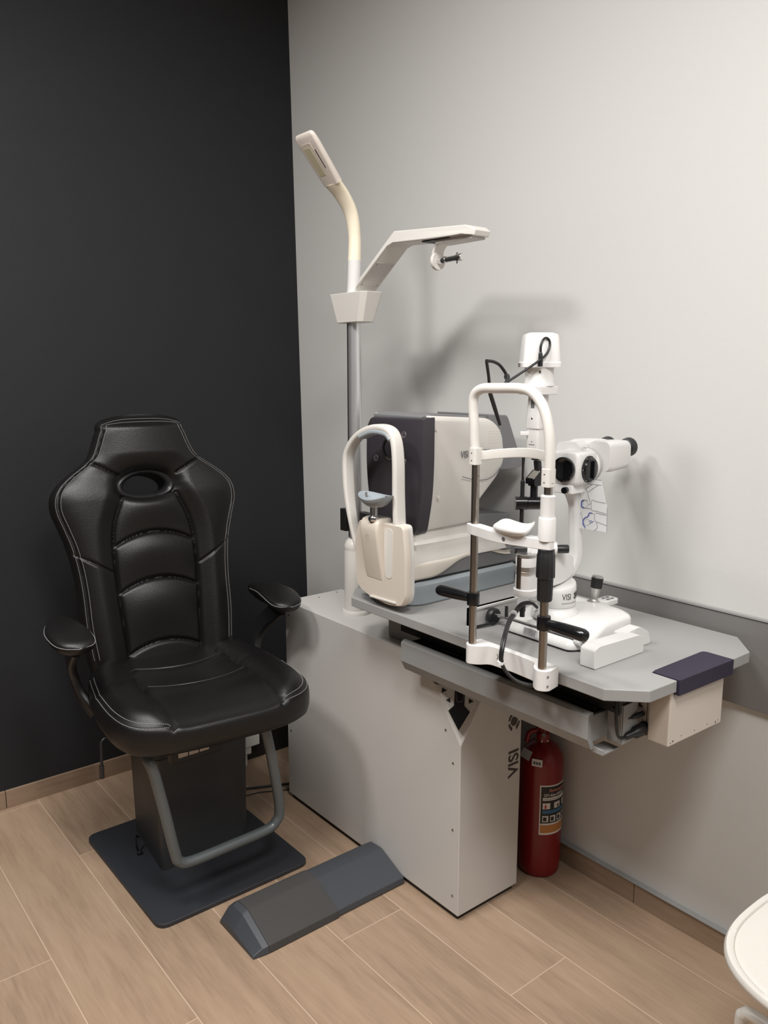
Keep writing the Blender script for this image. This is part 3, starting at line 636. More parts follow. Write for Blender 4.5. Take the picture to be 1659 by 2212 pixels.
# chin bar
pts = []
for i in range(21):
    t = i/20; pts.append((X0 - 0.004 - 0.016*math.sin(math.pi*t)**1.6, YL+0.002 + (YR-YL)*t, 1.110 + 0.004*t))
bm = bm_new(); poly = []
out = [(p[0]-0.013, p[1]) for p in pts]; inn = [(p[0]+0.015, p[1]) for p in pts]
pl = rpoly([(X0+0.004, YL+0.017)] + [(X0-0.009, YL+0.0165)] + out[1:-1] + [(X0-0.009, YR-0.0155), (X0+0.006, YR-0.016)] + inn[::-1][1:-1], 0.004, 2)
prism(bm, pl, 'z', 1.1025, 1.124); cb = obj('chin_bar', bm, 'bwhite', cr, smooth=35, bev=0.0015)
bm = bm_new(); lathe(bm, [(0.0042, 0), (0.0035, 0.0003), (0.0034, -0.0004), (0.001, 0.0002)], (X0-0.0328, -1.655, 1.113), (-1, 0, 0), 20); obj('chin_bar_emblem', bm, 'greyink', cb)
# chin cup
bm = bm_new(); rings = []; K = 36
for s, z in ((0.25, 1.122), (0.8, 1.124), (0.97, 1.130), (1.0, 1.134), (0.97, 1.137), (0.85, 1.136), (0.5, 1.131), (0.05, 1.129)):
    ring = []
    for j in range(K):
        a = 2*math.pi*j/K; cx_, sx_ = math.cos(a), math.sin(a)
        ex_ = math.copysign(abs(cx_)**0.75, cx_); ey_ = math.copysign(abs(sx_)**0.75, sx_)
        y = -1.664 + 0.046*s*ex_; x = X0 - 0.012 + 0.030*s*ey_
        up_ = s*s*(0.020*abs(ex_)**2*(0.55 if ex_ > 0 else 1.0)*max(0.0, min(1, 0.35+ey_*0.8)) + 0.004*max(0, ey_))
        ring.append((x, y, z + up_))
    rings.append(ring)
loft(bm, rings); part('chin_cup', 'white contoured chin cup', bm, 'bwhite', cr, smooth=60)
# sleeve and height knob
bm = bm_new(); lathe(bm, [(0.0175, 1.120), (0.0175, 1.163), (0.0165, 1.166), (0.0145, 1.1665), (0.0145, 1.205), (0.0150, 1.208), (0.012, 1.2105)], (X0, YR, 0), n=28); obj('post_sleeve', bm, 'bwhite', cr)
bm = bm_new(); prof = [(0.012, 1.104), (0.0160, 1.102), (0.0165, 1.094), (0.0180, 1.091), (0.0188, 1.050), (0.0186, 1.046), (0.0158, 1.043), (0.0150, 1.000), (0.0140, 0.997), (0.009, 0.996)]
loft(bm, [[(X0 + r*(1+0.025*math.cos(12*a))*math.cos(a), YR + r*(1+0.025*math.cos(12*a))*math.sin(a), z) for a in [2*math.pi*i/72 for i in range(72)]] for r, z in prof]); part('height_knob', 'black ribbed height knob', bm, 'bplastic', cr)
# hand grips
for nm, Y_, d, zc in (('left', YL, V((-0.05, 0.99, -0.02)), 0.957), ('right', YR, V((-0.03, -0.99, 0.0)), 0.951)):
    bm = bm_new(); lathe(bm, [(0.0095, -0.014), (0.0135, -0.014), (0.014, -0.011), (0.014, 0.011), (0.0135, 0.014), (0.0095, 0.014)], (X0, Y_, zc))
    g = obj('hand_grip', bm, 'bgloss', cr)
    bm = bm_new(); lathe(bm, [(0.009, 0.010), (0.0105, 0.02), (0.0122, 0.05), (0.0130, 0.085), (0.0128, 0.100), (0.0105, 0.106), (0.005, 0.108)], (X0, Y_, zc), d, 28); obj('grip_handle', bm, 'bgloss', g)

# ---------------------------------------------------------------- slit lamp
sl = thing('slit_lamp', 'white slit lamp microscope with joystick on its rail base on the grey table', 'slit lamp', (-0.33, -1.60, 0.838))
y0 = -1.57
# end covers
bm = bm_new(); loft(bm, [[(x, y, z) for x, z in rpoly([(-0.466, 0.8385), (-0.290, 0.8385), (-0.292, 0.874), (-0.310, 0.882), (-0.450, 0.886), (-0.466, 0.880)], 0.005, 3)] for y in (-1.787, -1.750)]); ec = obj('end_cover', bm, 'bwhite', sl, smooth=30, bev=0.003, seg=3)
bm = bm_new(); loft(bm, [[(x, y, z) for x, z in rpoly([(-0.330, 0.8385), (-0.225, 0.8385), (-0.235, 0.868), (-0.270, 0.886), (-0.330, 0.882)], 0.006, 3)] for y in (-1.762, -1.735)]); obj('rear_end_cover', bm, 'bwhite', sl, smooth=30, bev=0.003)
bm = bm_new(); cyl(bm, (-0.292, -1.770, 0.853), (-0.284, -1.770, 0.853), 0.005, n=12); obj('lock_screw', bm, 'bwhite', sl)
bm = bm_new(); loft(bm, [[(x, y, z) for x, z in rpoly([(-0.468, 0.8385), (-0.30, 0.8385), (-0.30, 0.885), (-0.468, 0.885)], 0.003, 3)] for y in (-1.424, -1.414)]); box(bm, (-0.468, -1.429, 0.880), (-0.300, -1.414, 0.885)); box(bm, (-0.468, -1.430, 0.8385), (-0.463, -1.414, 0.885)); obj('end_cover', bm, 'bwhite', sl, smooth=30)
# rail and wheels
bm = bm_new(); cyl(bm, (-0.402, -1.42, 0.863), (-0.402, -1.755, 0.863), 0.0055, n=20); obj('guide_rod', bm, 'chrome', sl)
bm = bm_new(); cyl(bm, (-0.25, -1.42, 0.863), (-0.25, -1.755, 0.863), 0.0055, n=20); obj('guide_rod', bm, 'chrome', sl)
bm = bm_new(); lathe(bm, [(0.011, 0), (0.0185, 0.001), (0.0195, 0.004), (0.0195, 0.014), (0.0175, 0.017), (0.010, 0.018)], (-0.402, -1.431, 0.8595), (0, -1, 0), 28); obj('rail_wheel', bm, 'bplastic', sl)
bm = bm_new(); cyl(bm, (-0.462, -1.440, 0.843), (-0.408, -1.448, 0.845), 0.0035, n=12); obj('axle', bm, 'bplastic', sl)
# moving base
def poly_ring(P, z, k=4): return [(x, y, z) for x, y in rpoly(P, 0.012, k)]
b0 = [(-0.424, -1.492), (-0.424, -1.688), (-0.370, -1.712), (-0.215, -1.706), (-0.185, -1.670), (-0.170, -1.500), (-0.20, -1.475), (-0.33, -1.475)]
def scl(P, kx, ky, cx, cy): return [(cx+(x-cx)*kx, cy+(y-cy)*ky) for x, y in P]
bm = bm_new(); loft(bm, [poly_ring(scl(b0, .99, .99, -0.28, -1.59), 0.843), poly_ring(b0, 0.846), poly_ring(scl(b0, .985, .99, -0.22, -1.59), 0.857), poly_ring(scl(b0, .88, .975, -0.20, -1.59), 0.868), poly_ring(scl(b0, .76, .955, -0.195, -1.59), 0.879), poly_ring(scl(b0, .68, .92, -0.200, -1.59), 0.885), poly_ring(scl(b0, .55, .80, -0.21, -1.59), 0.889), poly_ring(scl(b0, .2, .3, -0.23, -1.59), 0.890)])
sb = obj('moving_base', bm, 'bwhite', sl, smooth=50)
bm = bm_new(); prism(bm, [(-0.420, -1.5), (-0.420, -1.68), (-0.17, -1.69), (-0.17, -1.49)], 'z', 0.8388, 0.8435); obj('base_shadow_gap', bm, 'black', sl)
bm = bm_new(); cyl(bm, (-0.402, -1.690, 0.863), (-0.402, -1.706, 0.863), 0.0105, n=24); obj('rod_bush', bm, 'bwhite', sl)
# rating label
bm = bm_new(); m4 = basis((-0.4255, -1.556, 0.848), (0, -1, 0.0), (0.25, 0, 0.97)); b2 = bm_new(); box(b2, (0, 0, 0), (0.042, 0.017, 0.0006)); b2.transform(m4); lab = obj('rating_label', b2, mat('label_grey', (0.50, 0.50, 0.49), 0.5), sb)
b2 = bm_new()
for i in range(6):
    xx = 0.002
    while xx < 0.036:
        wd = random.uniform(0.003, 0.008); box(b2, (xx, 0.0145-i*0.0024, 0.0006), (min(xx+wd, 0.040), 0.0157-i*0.0024, 0.0008)); xx += wd + 0.0012
b2.transform(m4); obj('label_print', b2, 'greyink', lab)
# column base and column
bm = bm_new(); lathe(bm, [(0.058, 0.880), (0.056, 0.892), (0.048, 0.900), (0.046, 0.905), (0.046, 0.9055)], (-0.330, y0, 0), n=40); obj('column_foot', bm, 'bwhite', sl)
bm = bm_new(); n = 40; cx_, cy_, rr_ = -0.328, y0, 0.046; rings = []
for z, r in ((0.906, 0.0445), (0.908, rr_), (0.950, rr_), (0.955, rr_*0.985), (0.958, rr_*0.95), (0.9585, 0.001)):
    rings.append([(cx_ + r*math.cos(a), cy_ + r*math.sin(a), z + (0.20*(r*math.cos(a)*0.9 - r*math.sin(a)*-0.3) if z > 0.94 else 0)) for a in [2*math.pi*i/n for i in range(n)]])
loft(bm, rings); colm = obj('swivel_column', bm, 'bwhite', sl, smooth=40)
bm = bm_new()
def wr(c):
    a = R(-124) + (c.x)/rr_; r = rr_ + 0.0002 + c.z
    return V((cx_ + r*math.cos(a), cy_ + r*math.sin(a), 0.927 + c.y))
text(bm, 'VISI', 0.021, None, wrap=wr, sx=0.75, extr=0.0003)
bO = bm_new(); logoO(bO, Matrix.Identity(4), 0.0315, 0.0155, 0.0003)
for v in bO.verts: v.co = wr(V((v.co.x, v.co.y, v.co.z + 0.0008)))
meO = bpy.data.meshes.new('t'); bO.to_mesh(meO); bO.free(); bm.from_mesh(meO); bpy.data.meshes.remove(meO)
def wr2(c): 
    d = V((c.x+0.0550, c.y, c.z)); return wr(d)
text(bm, 'NIX', 0.021, None, wrap=wr2, sx=0.75, extr=0.0003)
obj('lettering', bm, 'ink', colm, smooth=0)
bm = bm_new(); sweep(bm, [(cx_+0.046*math.cos(R(a))*1.002, cy_+0.046*math.sin(R(a))*1.002, 0.9185) for a in range(-125, -60, 5)], 0.0006, n=5); obj('column_mark', bm, 'greyink', colm)
bm = bm_new(); sweep(bm, [(cx_+0.006+0.012*math.cos(R(a)), cy_+0.008*math.sin(R(a)), 0.9615) for a in range(0, 300, 20)], 0.0016, n=6); obj('column_top_emblem', bm, 'ink', colm)
# yoke between column and lower illumination drum
bm = bm_new(); yk = rpoly([(-0.425, 0.955), (-0.425, 1.035), (-0.405, 1.075), (-0.365, 1.072), (-0.325, 1.035), (-0.290, 1.02), (-0.290, 0.975), (-0.33, 0.960)], 0.012)
prism(bm, yk, 'y', y0-0.020, y0+0.024); obj('yoke', bm, 'bwhite', sl, smooth=35, bev=0.004, seg=3)
# microscope arm
ap = spline([(-0.345, y0, 0.972), (-0.310, y0, 0.972), (-0.278, y0, 0.984), (-0.262, y0, 1.015), (-0.264, y0, 1.060), (-0.268, y0, 1.110), (-0.275, y0, 1.150), (-0.288, y0, 1.180)], 7)
ws = [1.0]*len(ap)
for i in range(len(ap)):
    t = i/(len(ap)-1); ws[i] = 1.0 + (0.35*max(0, t-0.82)/0.18) + 0.25*max(0, 0.5-t)
bm = bm_new(); sweep(bm, ap, ws, sec=rr(0.026, 0.026, 0.007), up=(0, 1, 0)); obj('microscope_arm', bm, 'bwhite', sl, smooth=50)
# microscope head, local frame turned slightly
MH = Matrix.Translation((-0.285, y0, 1.228)) @ Matrix.Rotation(R(6), 4, 'Z') @ Matrix.Translation((0.285, -y0, -1.228))
bm = bm_new(); bx = [(-0.325, -0.034), (-0.318, -0.040), (-0.250, -0.040), (-0.238, -0.034), (-0.238, 0.034), (-0.250, 0.040), (-0.318, 0.040), (-0.325, 0.034)]
def hr(z, k, kx=1): return [(-0.285+(x+0.285)*kx, y0+y*k, z) for x, y in bx]
loft(bm, [hr(1.186, 0.72, 0.85), hr(1.192, 0.9, 0.95), hr(1.200, 1), hr(1.252, 1), hr(1.262, 0.92, 0.97), hr(1.266, 0.75, 0.9)])
mh = obj('magnification_housing', bm, 'bwhite', sl, smooth=30, bev=0.003, M4=MH)
bm = bm_new(); lathe(bm, [(0.029, -0.004), (0.029, 0.006), (0.026, 0.0075), (0.024, 0.0040), (0.0225, 0.0035), (0.0005, 0.0030)], (-0.325, y0-0.003, 1.226), (-1, 0, 0), 36); bmesh.ops.transform(bm, matrix=MH, verts=bm.verts); part('objective_lens', 'large black objective lens', bm, 'glassl', mh)
bm = bm_new(); lathe(bm, [(0.031, -0.003), (0.031, 0.002), (0.027, 0.0035), (0.026, 0.0085), (0.024, 0.0095), (0.0005, 0.0095)], (-0.281, y0-0.040, 1.226), (0, -1, 0), 36); box(bm, (-0.2835, y0-0.056, 1.206), (-0.2775, y0-0.049, 1.246)); part('magnification_knob', 'black magnification knob', bm, 'bgloss', mh, M4=MH)
for a in range(0, 360, 60):
    bm = bm_new(); lathe(bm, [(0.0016, 0), (0.0016, 0.0004)], (-0.281+0.0285*math.cos(R(a)), y0-0.0425, 1.226+0.0285*math.sin(R(a))), (0, -1, 0), 8); obj('knob_mark', bm, 'labelw', mh, M4=MH)
bm = bm_new(); lathe(bm, [(0.038, 0), (0.041, 0.004), (0.041, 0.014), (0.039, 0.016)], (-0.246, y0, 1.228), (1, 0, 0), 48); obj('mount_ring', bm, 'bwhite', sl, M4=MH)
bm = bm_new(); lathe(bm, [(0.0405, 0), (0.042, 0.002), (0.042, 0.006), (0.040, 0.008)], (-0.230, y0, 1.228), (1, 0, 0), 48); obj('scale_ring', bm, mat('ring_grey', (0.42, 0.42, 0.41), 0.4), sl, M4=MH)
bm = bm_new(); lathe(bm, [(0.0035, 0), (0.0035, 0.006), (0.005, 0.008), (0.005, 0.011)], (-0.258, y0-0.012, 1.262), (0, 0, 1), 14); obj('ring_screw', bm, 'chrome', sl, M4=MH)
# binocular head
bm = bm_new()
for yy, zz in ((y0-0.030, 0.0), (y0+0.028, 0.0)):
    bmm = [[(x, yy+dy, 1.250+dz) for dy, dz in rr(wd*1.0, ht, 0.014, 4)] for x, wd, ht in ((-0.222, 0.056, 0.070), (-0.205, 0.060, 0.074), (-0.130, 0.058, 0.068), (-0.120, 0.052, 0.062))]
    loft(bm, bmm)
binoc = obj('binocular_head', bm, 'bwhite', sl, smooth=45, M4=MH)
bm = bm_new(); loft(bm, [[(x, y0+0.03+dy, 1.258+dz) for dy, dz in rr(0.062, 0.05, 0.014, 4)] for x in (-0.262, -0.215)]); obj('prism_housing', bm, 'bwhite', sl, smooth=45, M4=MH)
for yy, xx in ((y0-0.030, -0.122), (y0+0.024, -0.128)):
    bm = bm_new(); lathe(bm, [(0.016, 0), (0.0165, 0.006), (0.0185, 0.009), (0.0185, 0.014), (0.0175, 0.015), (0.0175, 0.019), (0.0205, 0.021), (0.0225, 0.030), (0.0235, 0.040), (0.0215, 0.042), (0.012, 0.038), (0.0005, 0.038)], (xx, yy, 1.262), (1, 0, 0.05), 36); obj('eyepiece', bm, 'bplastic', sl, M4=MH)
# mount under the head with lock knob
bm = bm_new(); prism(bm, rpoly([(-0.325, y0-0.026), (-0.245, y0-0.030), (-0.245, y0+0.026), (-0.325, y0+0.026)], 0.006), 'z', 1.170, 1.190); obj('head_mount', bm, 'bwhite', sl, bev=0.002, M4=MH)
bm = bm_new(); cyl(bm, (-0.324, y0-0.014, 1.179), (-0.334, y0-0.016, 1.179), 0.0075); obj('lock_knob', bm, 'bgloss', sl)
# breath shield film with line drawing
fx = -0.27
bm = bm_new(); outl = [(-1.570, 1.172), (-1.5825, 1.1850), (-1.6125, 1.2041), (-1.6404, 1.2033), (-1.6553, 1.1523), (-1.6601, 1.1428), (-1.6616, 1.0855), (-1.570, 1.0835)]
prism(bm, outl, 'x', fx, fx+0.0008); film = part('breath_shield', 'clear film sheet with line drawing', bm, 'glass', sl, smooth=0)
LN = {'g': [[(-1.6082, 1.2025), (-1.6404, 1.203)], [(-1.5982, 1.1908), (-1.6402, 1.1914)], [(-1.615, 1.1901), (-1.6014, 1.1809)], [(-1.6316, 1.1901), (-1.6054, 1.1718)], [(-1.583, 1.1721), (-1.5943, 1.1801), (-1.5988, 1.1798), (-1.612, 1.149)],
 [(-1.6047, 1.151), (-1.6002, 1.1523), (-1.5913, 1.1516), (-1.5874, 1.1488), (-1.5868, 1.1413), (-1.5881, 1.134), (-1.5923, 1.1323), (-1.6145, 1.1338)],
 [(-1.6155, 1.1487), (-1.6169, 1.1548), (-1.6329, 1.152), (-1.6544, 1.1518)], [(-1.6155, 1.1487), (-1.615, 1.142), (-1.6165, 1.1304), (-1.6341, 1.1298), (-1.6575, 1.1272)], [(-1.6282, 1.1261), (-1.6439, 1.1246), (-1.6577, 1.1243)],
 [(-1.6267, 1.1214), (-1.6263, 1.1125), (-1.6301, 1.1057), (-1.6599, 1.1006)], [(-1.6129, 1.098), (-1.6266, 1.1067)], [(-1.6311, 1.1044), (-1.635, 1.0976), (-1.6353, 1.0917), (-1.627, 1.0823)], [(-1.5865, 1.1218), (-1.5927, 1.1062), (-1.6021, 1.0822)], [(-1.6596, 1.1427), (-1.6616, 1.0862)], [(-1.607, 1.1424), (-1.614, 1.146)], [(-1.6186, 1.124), (-1.6262, 1.1225)]],
 'b': [[(-1.5945, 1.1505), (-1.5890, 1.1475), (-1.5882, 1.1413), (-1.5893, 1.1350), (-1.5950, 1.1330)], [(-1.6186, 1.124), (-1.6116, 1.123), (-1.6084, 1.1152), (-1.598, 1.1085), (-1.5948, 1.1006), (-1.5961, 1.0933), (-1.6018, 1.0881)], [(-1.612, 1.103), (-1.618, 1.106), (-1.622, 1.103)], [(-1.614, 1.099), (-1.624, 1.105)]],
 'c': [[(-1.5916, 1.1449), (-1.595, 1.1498), (-1.6003, 1.1512), (-1.6049, 1.1481), (-1.607, 1.1424), (-1.6037, 1.1361), (-1.5976, 1.1334), (-1.593, 1.1354), (-1.591, 1.1404)], [(-1.6001, 1.1028), (-1.6052, 1.108), (-1.6125, 1.1061), (-1.6146, 1.099), (-1.6078, 1.0928), (-1.6006, 1.0939), (-1.5986, 1.0981)]]}
bm = bm_new()
for q in LN['g']: sweep(bm, [(fx-0.0003, a, b) for a, b in q], 0.0005, n=4)
for q in LN['c']: sweep(bm, [(fx-0.0003, a, b) for a, b in q + q[:1]], 0.0003, n=4)
obj('printed_lines', bm, 'greyink', film)
bm = bm_new()
for q in LN['b'][:2]: sweep(bm, spline([(fx-0.0006, a, b) for a, b in q], 4), 0.0013, n=6)
for q in LN['b'][2:]: sweep(bm, [(fx-0.0006, a, b) for a, b in q], 0.0006, n=5)
obj('printed_blue', bm, 'blueink', film)
# illumination: lower drum
xd, yd = -0.438, y0
bm = bm_new(); lathe(bm, [(0.026, 0.948), (0.027, 0.951), (0.027, 0.962), (0.0255, 0.963), (0.0245, 0.964)], (xd, yd, 0), n=36); lathe(bm, [(0.0235, 0.964), (0.0235, 0.996)], (xd, yd, 0), n=36); lathe(bm, [(0.0235, 1.016), (0.0235, 1.034), (0.0225, 1.037)], (xd, yd, 0), n=36); obj('illumination_drum', bm, 'bwhite', sl)
bm = bm_new(); lathe(bm, [(0.0232, 0.996), (0.0240, 0.997), (0.0240, 1.004), (0.0228, 1.005), (0.0228, 1.007), (0.0240, 1.008), (0.0240, 1.016)], (xd, yd, 0), n=36); lathe(bm, [(0.0228, 1.036), (0.0228, 1.043), (0.020, 1.044), (0.0175, 1.0425), (0.001, 1.041)], (xd, yd, 0), n=36); obj('scale_band', bm, 'alu', sl)
bm = bm_new(); a0 = R(150); 
ring1 = []; 
for z in (0.966, 1.038): ring1.append([(xd+r_*math.cos(a), yd+r_*math.sin(a), z) for r_, a in [(0.0245, R(165)), (0.0245, R(175)), (0.0245, R(185)), (0.0245, R(195)), (0.022, R(195)), (0.022, R(165))]])
loft(bm, ring1); obj('drum_scale_strip', bm, 'steel', sl)
kd = V((0.78, -0.62, 0)).normalized()
c = V((-0.392, y0-0.004, 1.048))
for s in (1, -1):
    bm = bm_new(); q = c + kd*s*0.046; lathe(bm, [(0.006, -0.014), (0.0095, -0.013), (0.0100, 0), (0.0100, 0.014), (0.009, 0.016)], q, kd*s, 20); obj('centering_knob', bm, 'bplastic', sl)
bm = bm_new(); cyl(bm, c - kd*0.034, c + kd*0.034, 0.015); obj('swivel_joint', bm, 'bwhite', sl)
# tower rods, mirror, angle bar
bar_c = V((-0.413, y0, 1.156))
bm = bm_new(); cyl(bm, bar_c - kd*0.046, bar_c - kd*0.020, 0.0155); cyl(bm, bar_c - kd*0.0185, bar_c + kd*0.040, 0.0145); obj('tilt_bar', bm, 'bgloss', sl)
bm = bm_new(); q = bar_c - kd*0.030; sweep(bm, [q, q + V((0, 0, 0.050)), q + V((0, 0, 0.052)), q + V((0, 0, 0.085)), q + V((0, 0, 0.110))], [0.0048, 0.0048, 0.003, 0.003, 0.0045], n=12); sweep(bm, [q - V((0, 0, 0.055)), q], 0.0048, n=12); obj('support_rod', bm, 'bplastic', sl)
bm = bm_new(); q = bar_c - kd*0.004; sweep(bm, [q, q + V((0, 0, 0.045))], 0.0085, n=16); box(bm, (-0.428, y0-0.010, 1.196), (-0.404, y0+0.010, 1.203)); obj('mirror_stem', bm, 'bgloss', sl)
mm = Matrix.Translation((-0.417, y0, 1.200)) @ Matrix.Rotation(R(-10), 4, 'Z')
bm = bm_new(); b2 = bm_new(); prism(b2, [(-0.014, 0.0), (0.016, 0.0), (0.016, 0.030), (0.006, 0.030), (-0.014, 0.012)], 'y', -0.0155, 0.0155); b2.transform(mm); mb = obj('mirror_block', b2, 'bgloss', sl)
b2 = bm_new(); slab(b2, [(-0.0135, -0.010, 0.0132), (-0.0135, 0.010, 0.0132), (0.005, 0.010, 0.0298), (0.005, -0.010, 0.0298)], V((-0.67, 0, 0.74)), 0, 0.0008); b2.transform(mm); obj('mirror', b2, 'mirror', mb)
b2 = bm_new(); prism(b2, [(0.004, 0.024), (0.014, 0.024), (0.010, 0.052), (0.0, 0.052)], 'y', -0.008, 0.008); b2.transform(mm); obj('mirror_holder', b2, 'bplastic', mb, bev=0.001)
# tower
tx = -0.414
def sq(w_, d_, z, r=0.006): return [(x, y, z) for x, y in rr(w_, d_, r, 3, tx, y0)]
bm = bm_new(); loft(bm, [sq(0.034, 0.034, 1.258), sq(0.036, 0.036, 1.262), sq(0.036, 0.036, 1.322), sq(0.040, 0.040, 1.324), sq(0.041, 0.041, 1.328), sq(0.034, 0.034, 1.398)]); tw = obj('illumination_tower', bm, 'bwhite', sl, smooth=35)
bm = bm_new(); cyl(bm, (tx, y0, 1.254), (tx, y0, 1.259), 0.012); obj('exit_lens', bm, 'glassl', tw)
bm = bm_new(); box(bm, (tx-0.0185, y0-0.005, 1.352), (tx-0.0165, y0+0.005, 1.392)); obj('filter_slot', bm, 'dgrey', tw)
bm = bm_new(); lathe(bm, [(0.003, 0), (0.0015, 0.001)], (tx-0.0195, y0, 1.346), (-1, 0, 0), 10); obj('slot_screw', bm, 'steel', tw)
bm = bm_new(); q = V((tx, y0, 1.312)); sweep(bm, [q - kd*0.018, q - kd*0.038], 1.0, sec=rr(0.010, 0.008, 0.002), up=(0, 0, 1)); sweep(bm, [q + kd*0.018, q + kd*0.026], 1.0, sec=rr(0.014, 0.010, 0.002), up=(0, 0, 1)); obj('side_tabs', bm, 'bwhite', tw)
bm = bm_new(); 
box(bm, (tx-0.0184, y0-0.008, 1.288), (tx-0.0178, y0+0.008, 1.289)); box(bm, (tx-0.0184, y0-0.0012, 1.294), (tx-0.0178, y0+0.0012, 1.296)); obj('tower_marks', bm, 'ink', tw)
bm = bm_new(); prism(bm, [(tx+x, y0+y) for x, y in rr(0.072, 0.064, 0.012, 4)], 'z', 1.398, 1.416); obj('filter_disc', bm, 'bwhite', sl, bev=0.0015)
bm = bm_new(); lathe(bm, [(0.034, 1.416), (0.034, 1.420), (0.0315, 1.424), (0.0315, 1.452), (0.033, 1.456)], (tx, y0, 0), n=40); obj('lamp_collar', bm, 'bwhite', sl)
KR = Matrix.Translation((tx, y0, 0)) @ Matrix.Rotation(R(-38), 4, 'Z') @ Matrix.Translation((-tx, -y0, 0))
bm = bm_new(); loft(bm, [sq(0.086, 0.070, 1.457, 0.010), sq(0.086, 0.070, 1.466, 0.010), sq(0.082, 0.066, 1.468, 0.010), sq(0.074, 0.060, 1.518, 0.010), sq(0.070, 0.056, 1.526, 0.010), sq(0.050, 0.040, 1.530, 0.010)]); lh = obj('lamp_housing', bm, 'bwhite', sl, smooth=35, M4=KR)
bm = bm_new(); box(bm, (tx-0.046, y0-0.006, 1.457), (tx-0.043, y0+0.006, 1.466)); box(bm, (tx+0.043, y0-0.006, 1.457), (tx+0.046, y0+0.006, 1.466)); obj('housing_clip', bm, 'steel', lh, M4=KR)
bm = bm_new(); qq = V((-0.447, -1.600, 1.462)); lathe(bm, [(0.0055, -0.004), (0.0055, 0.010), (0.0045, 0.011), (0.0045, 0.022), (0.003, 0.026)], qq, (0, 0, 1), 16); obj('lamp_plug', bm, 'bplastic', lh)
bm = bm_new(); lathe(bm, [(0.0025, 0), (0.001, 0.001)], (-0.438, -1.592, 1.447), (-0.7, -0.7, 0), 10); obj('collar_screw', bm, 'black', lh)
# lamp lead
lead = [(-0.447, -1.600, 1.486), (-0.447, -1.600, 1.500), (-0.442, -1.600, 1.512), (-0.431, -1.600, 1.518), (-0.422, -1.602, 1.512), (-0.424, -1.604, 1.497), (-0.438, -1.604, 1.480), (-0.470, -1.596, 1.459), (-0.500, -1.585, 1.440), (-0.532, -1.575, 1.421)]
bm = bm_new(); sweep(bm, spline(lead, 8), 0.0027, n=10); obj('lamp_cable', bm, 'bplastic', sl)
bm = bm_new(); sweep(bm, spline([(-0.530, -1.575, 1.420), (-0.505, -1.56, 1.430), (-0.490, -1.545, 1.437)], 4), [0.002, 0.0025, 0.003, 0.0035, 0.004, 0.005, 0.006, 0.0066, 0.0066], n=12); sweep(bm, spline([(-0.490, -1.545, 1.437), (-0.494, -1.542, 1.447), (-0.508, -1.54, 1.461), (-0.527, -1.54, 1.468), (-0.549, -1.54, 1.470)], 6), 0.0034, n=10); obj('cable_connector', bm, 'bplastic', sl)
bm = bm_new(); sweep(bm, [(-0.549, -1.54, 1.470), (-0.545, -1.538, 1.464), (-0.52, -1.52, 1.437), (-0.50, -1.505, 1.405), (-0.496, -1.503, 1.399), (-0.478, -1.50, 1.368), (-0.4597, -1.50, 1.3293)], [0.0032, 0.0035, 0.0035, 0.0036, 0.0048, 0.0048, 0.0036], n=10); obj('tonometer_rod', bm, 'bplastic', sl)
# lead bundle hanging over the table edge
bp_ = [(-0.385, -1.562, 0.905), (-0.40, -1.558, 0.917), (-0.424, -1.552, 0.917), (-0.450, -1.556, 0.906), (-0.52, -1.600, 0.905), (-0.575, -1.640, 0.900), (-0.600, -1.655, 0.878), (-0.604, -1.657, 0.852), (-0.600, -1.668, 0.830), (-0.585, -1.690, 0.811), (-0.555, -1.712, 0.802), (-0.50, -1.72, 0.800)]
bm = bm_new(); sweep(bm, spline(bp_, 8), 0.0036, n=10); sweep(bm, [p + V((0.002, 0.0065, 0.001)) for p in spline(bp_, 8)], 0.0030, n=10); obj('cable_bundle', bm, 'bplastic', sl)
bm = bm_new(); cyl(bm, (-0.603, -1.654, 0.851), (-0.603, -1.654, 0.845), 0.0085, n=14); cyl(bm, (-0.466, -1.562, 0.906), (-0.474, -1.567, 0.906), 0.0085, n=14); obj('cable_tie', bm, 'bwhite', sl)
bm = bm_new(); lathe(bm, [(0.006, 0.885), (0.006, 0.897), (0.0075, 0.898), (0.0075, 0.912)], (-0.415, -1.543, 0), n=14); obj('base_plug', bm, 'bplastic', sl)
bm = bm_new(); lathe(bm, [(0.004, 0.86), (0.004, 0.893)], (-0.402, -1.482, 0), n=14); obj('rail_lock', bm, 'bplastic', sl)
# joystick
jd = V((0.12, -0.05, 1)).normalized(); jb = V((-0.192, -1.577, 0.883))
bm = bm_new(); lathe(bm, [(0.019, -0.002), (0.018, 0.004), (0.010, 0.009), (0.0085, 0.012), (0.0105, 0.030), (0.0125, 0.040)], jb, jd, 28); js = obj('joystick', bm, 'alu', sl)
bm = bm_new(); lathe(bm, [(0.0135, 0.040), (0.0140, 0.042), (0.0145, 0.064), (0.0140, 0.066)], jb, jd, 28); obj('joystick_grip', bm, 'bplastic', js)
bm = bm_new(); lathe(bm, [(0.0138, 0.066), (0.0130, 0.070), (0.006, 0.0715), (0.001, 0.0715)], jb, jd, 28); obj('joystick_cap', bm, 'alu', js)
bm = bm_new(); prism(bm, [(-0.152+x*1.0, -1.588+y) for x, y in rr(0.056, 0.036, 0.012, 4)], 'z', 0.878, 0.891); kp = obj('key_pad', bm, 'bwhite', sl, bev=0.002)
for i in range(2):
    for j in range(2):
        bm = bm_new(); prism(bm, [(-0.158+i*0.016+x, -1.595+j*0.014+y) for x, y in rr(0.011, 0.007, 0.003, 3)], 'z', 0.891, 0.8925); obj('key', bm, 'dgrey', kp)

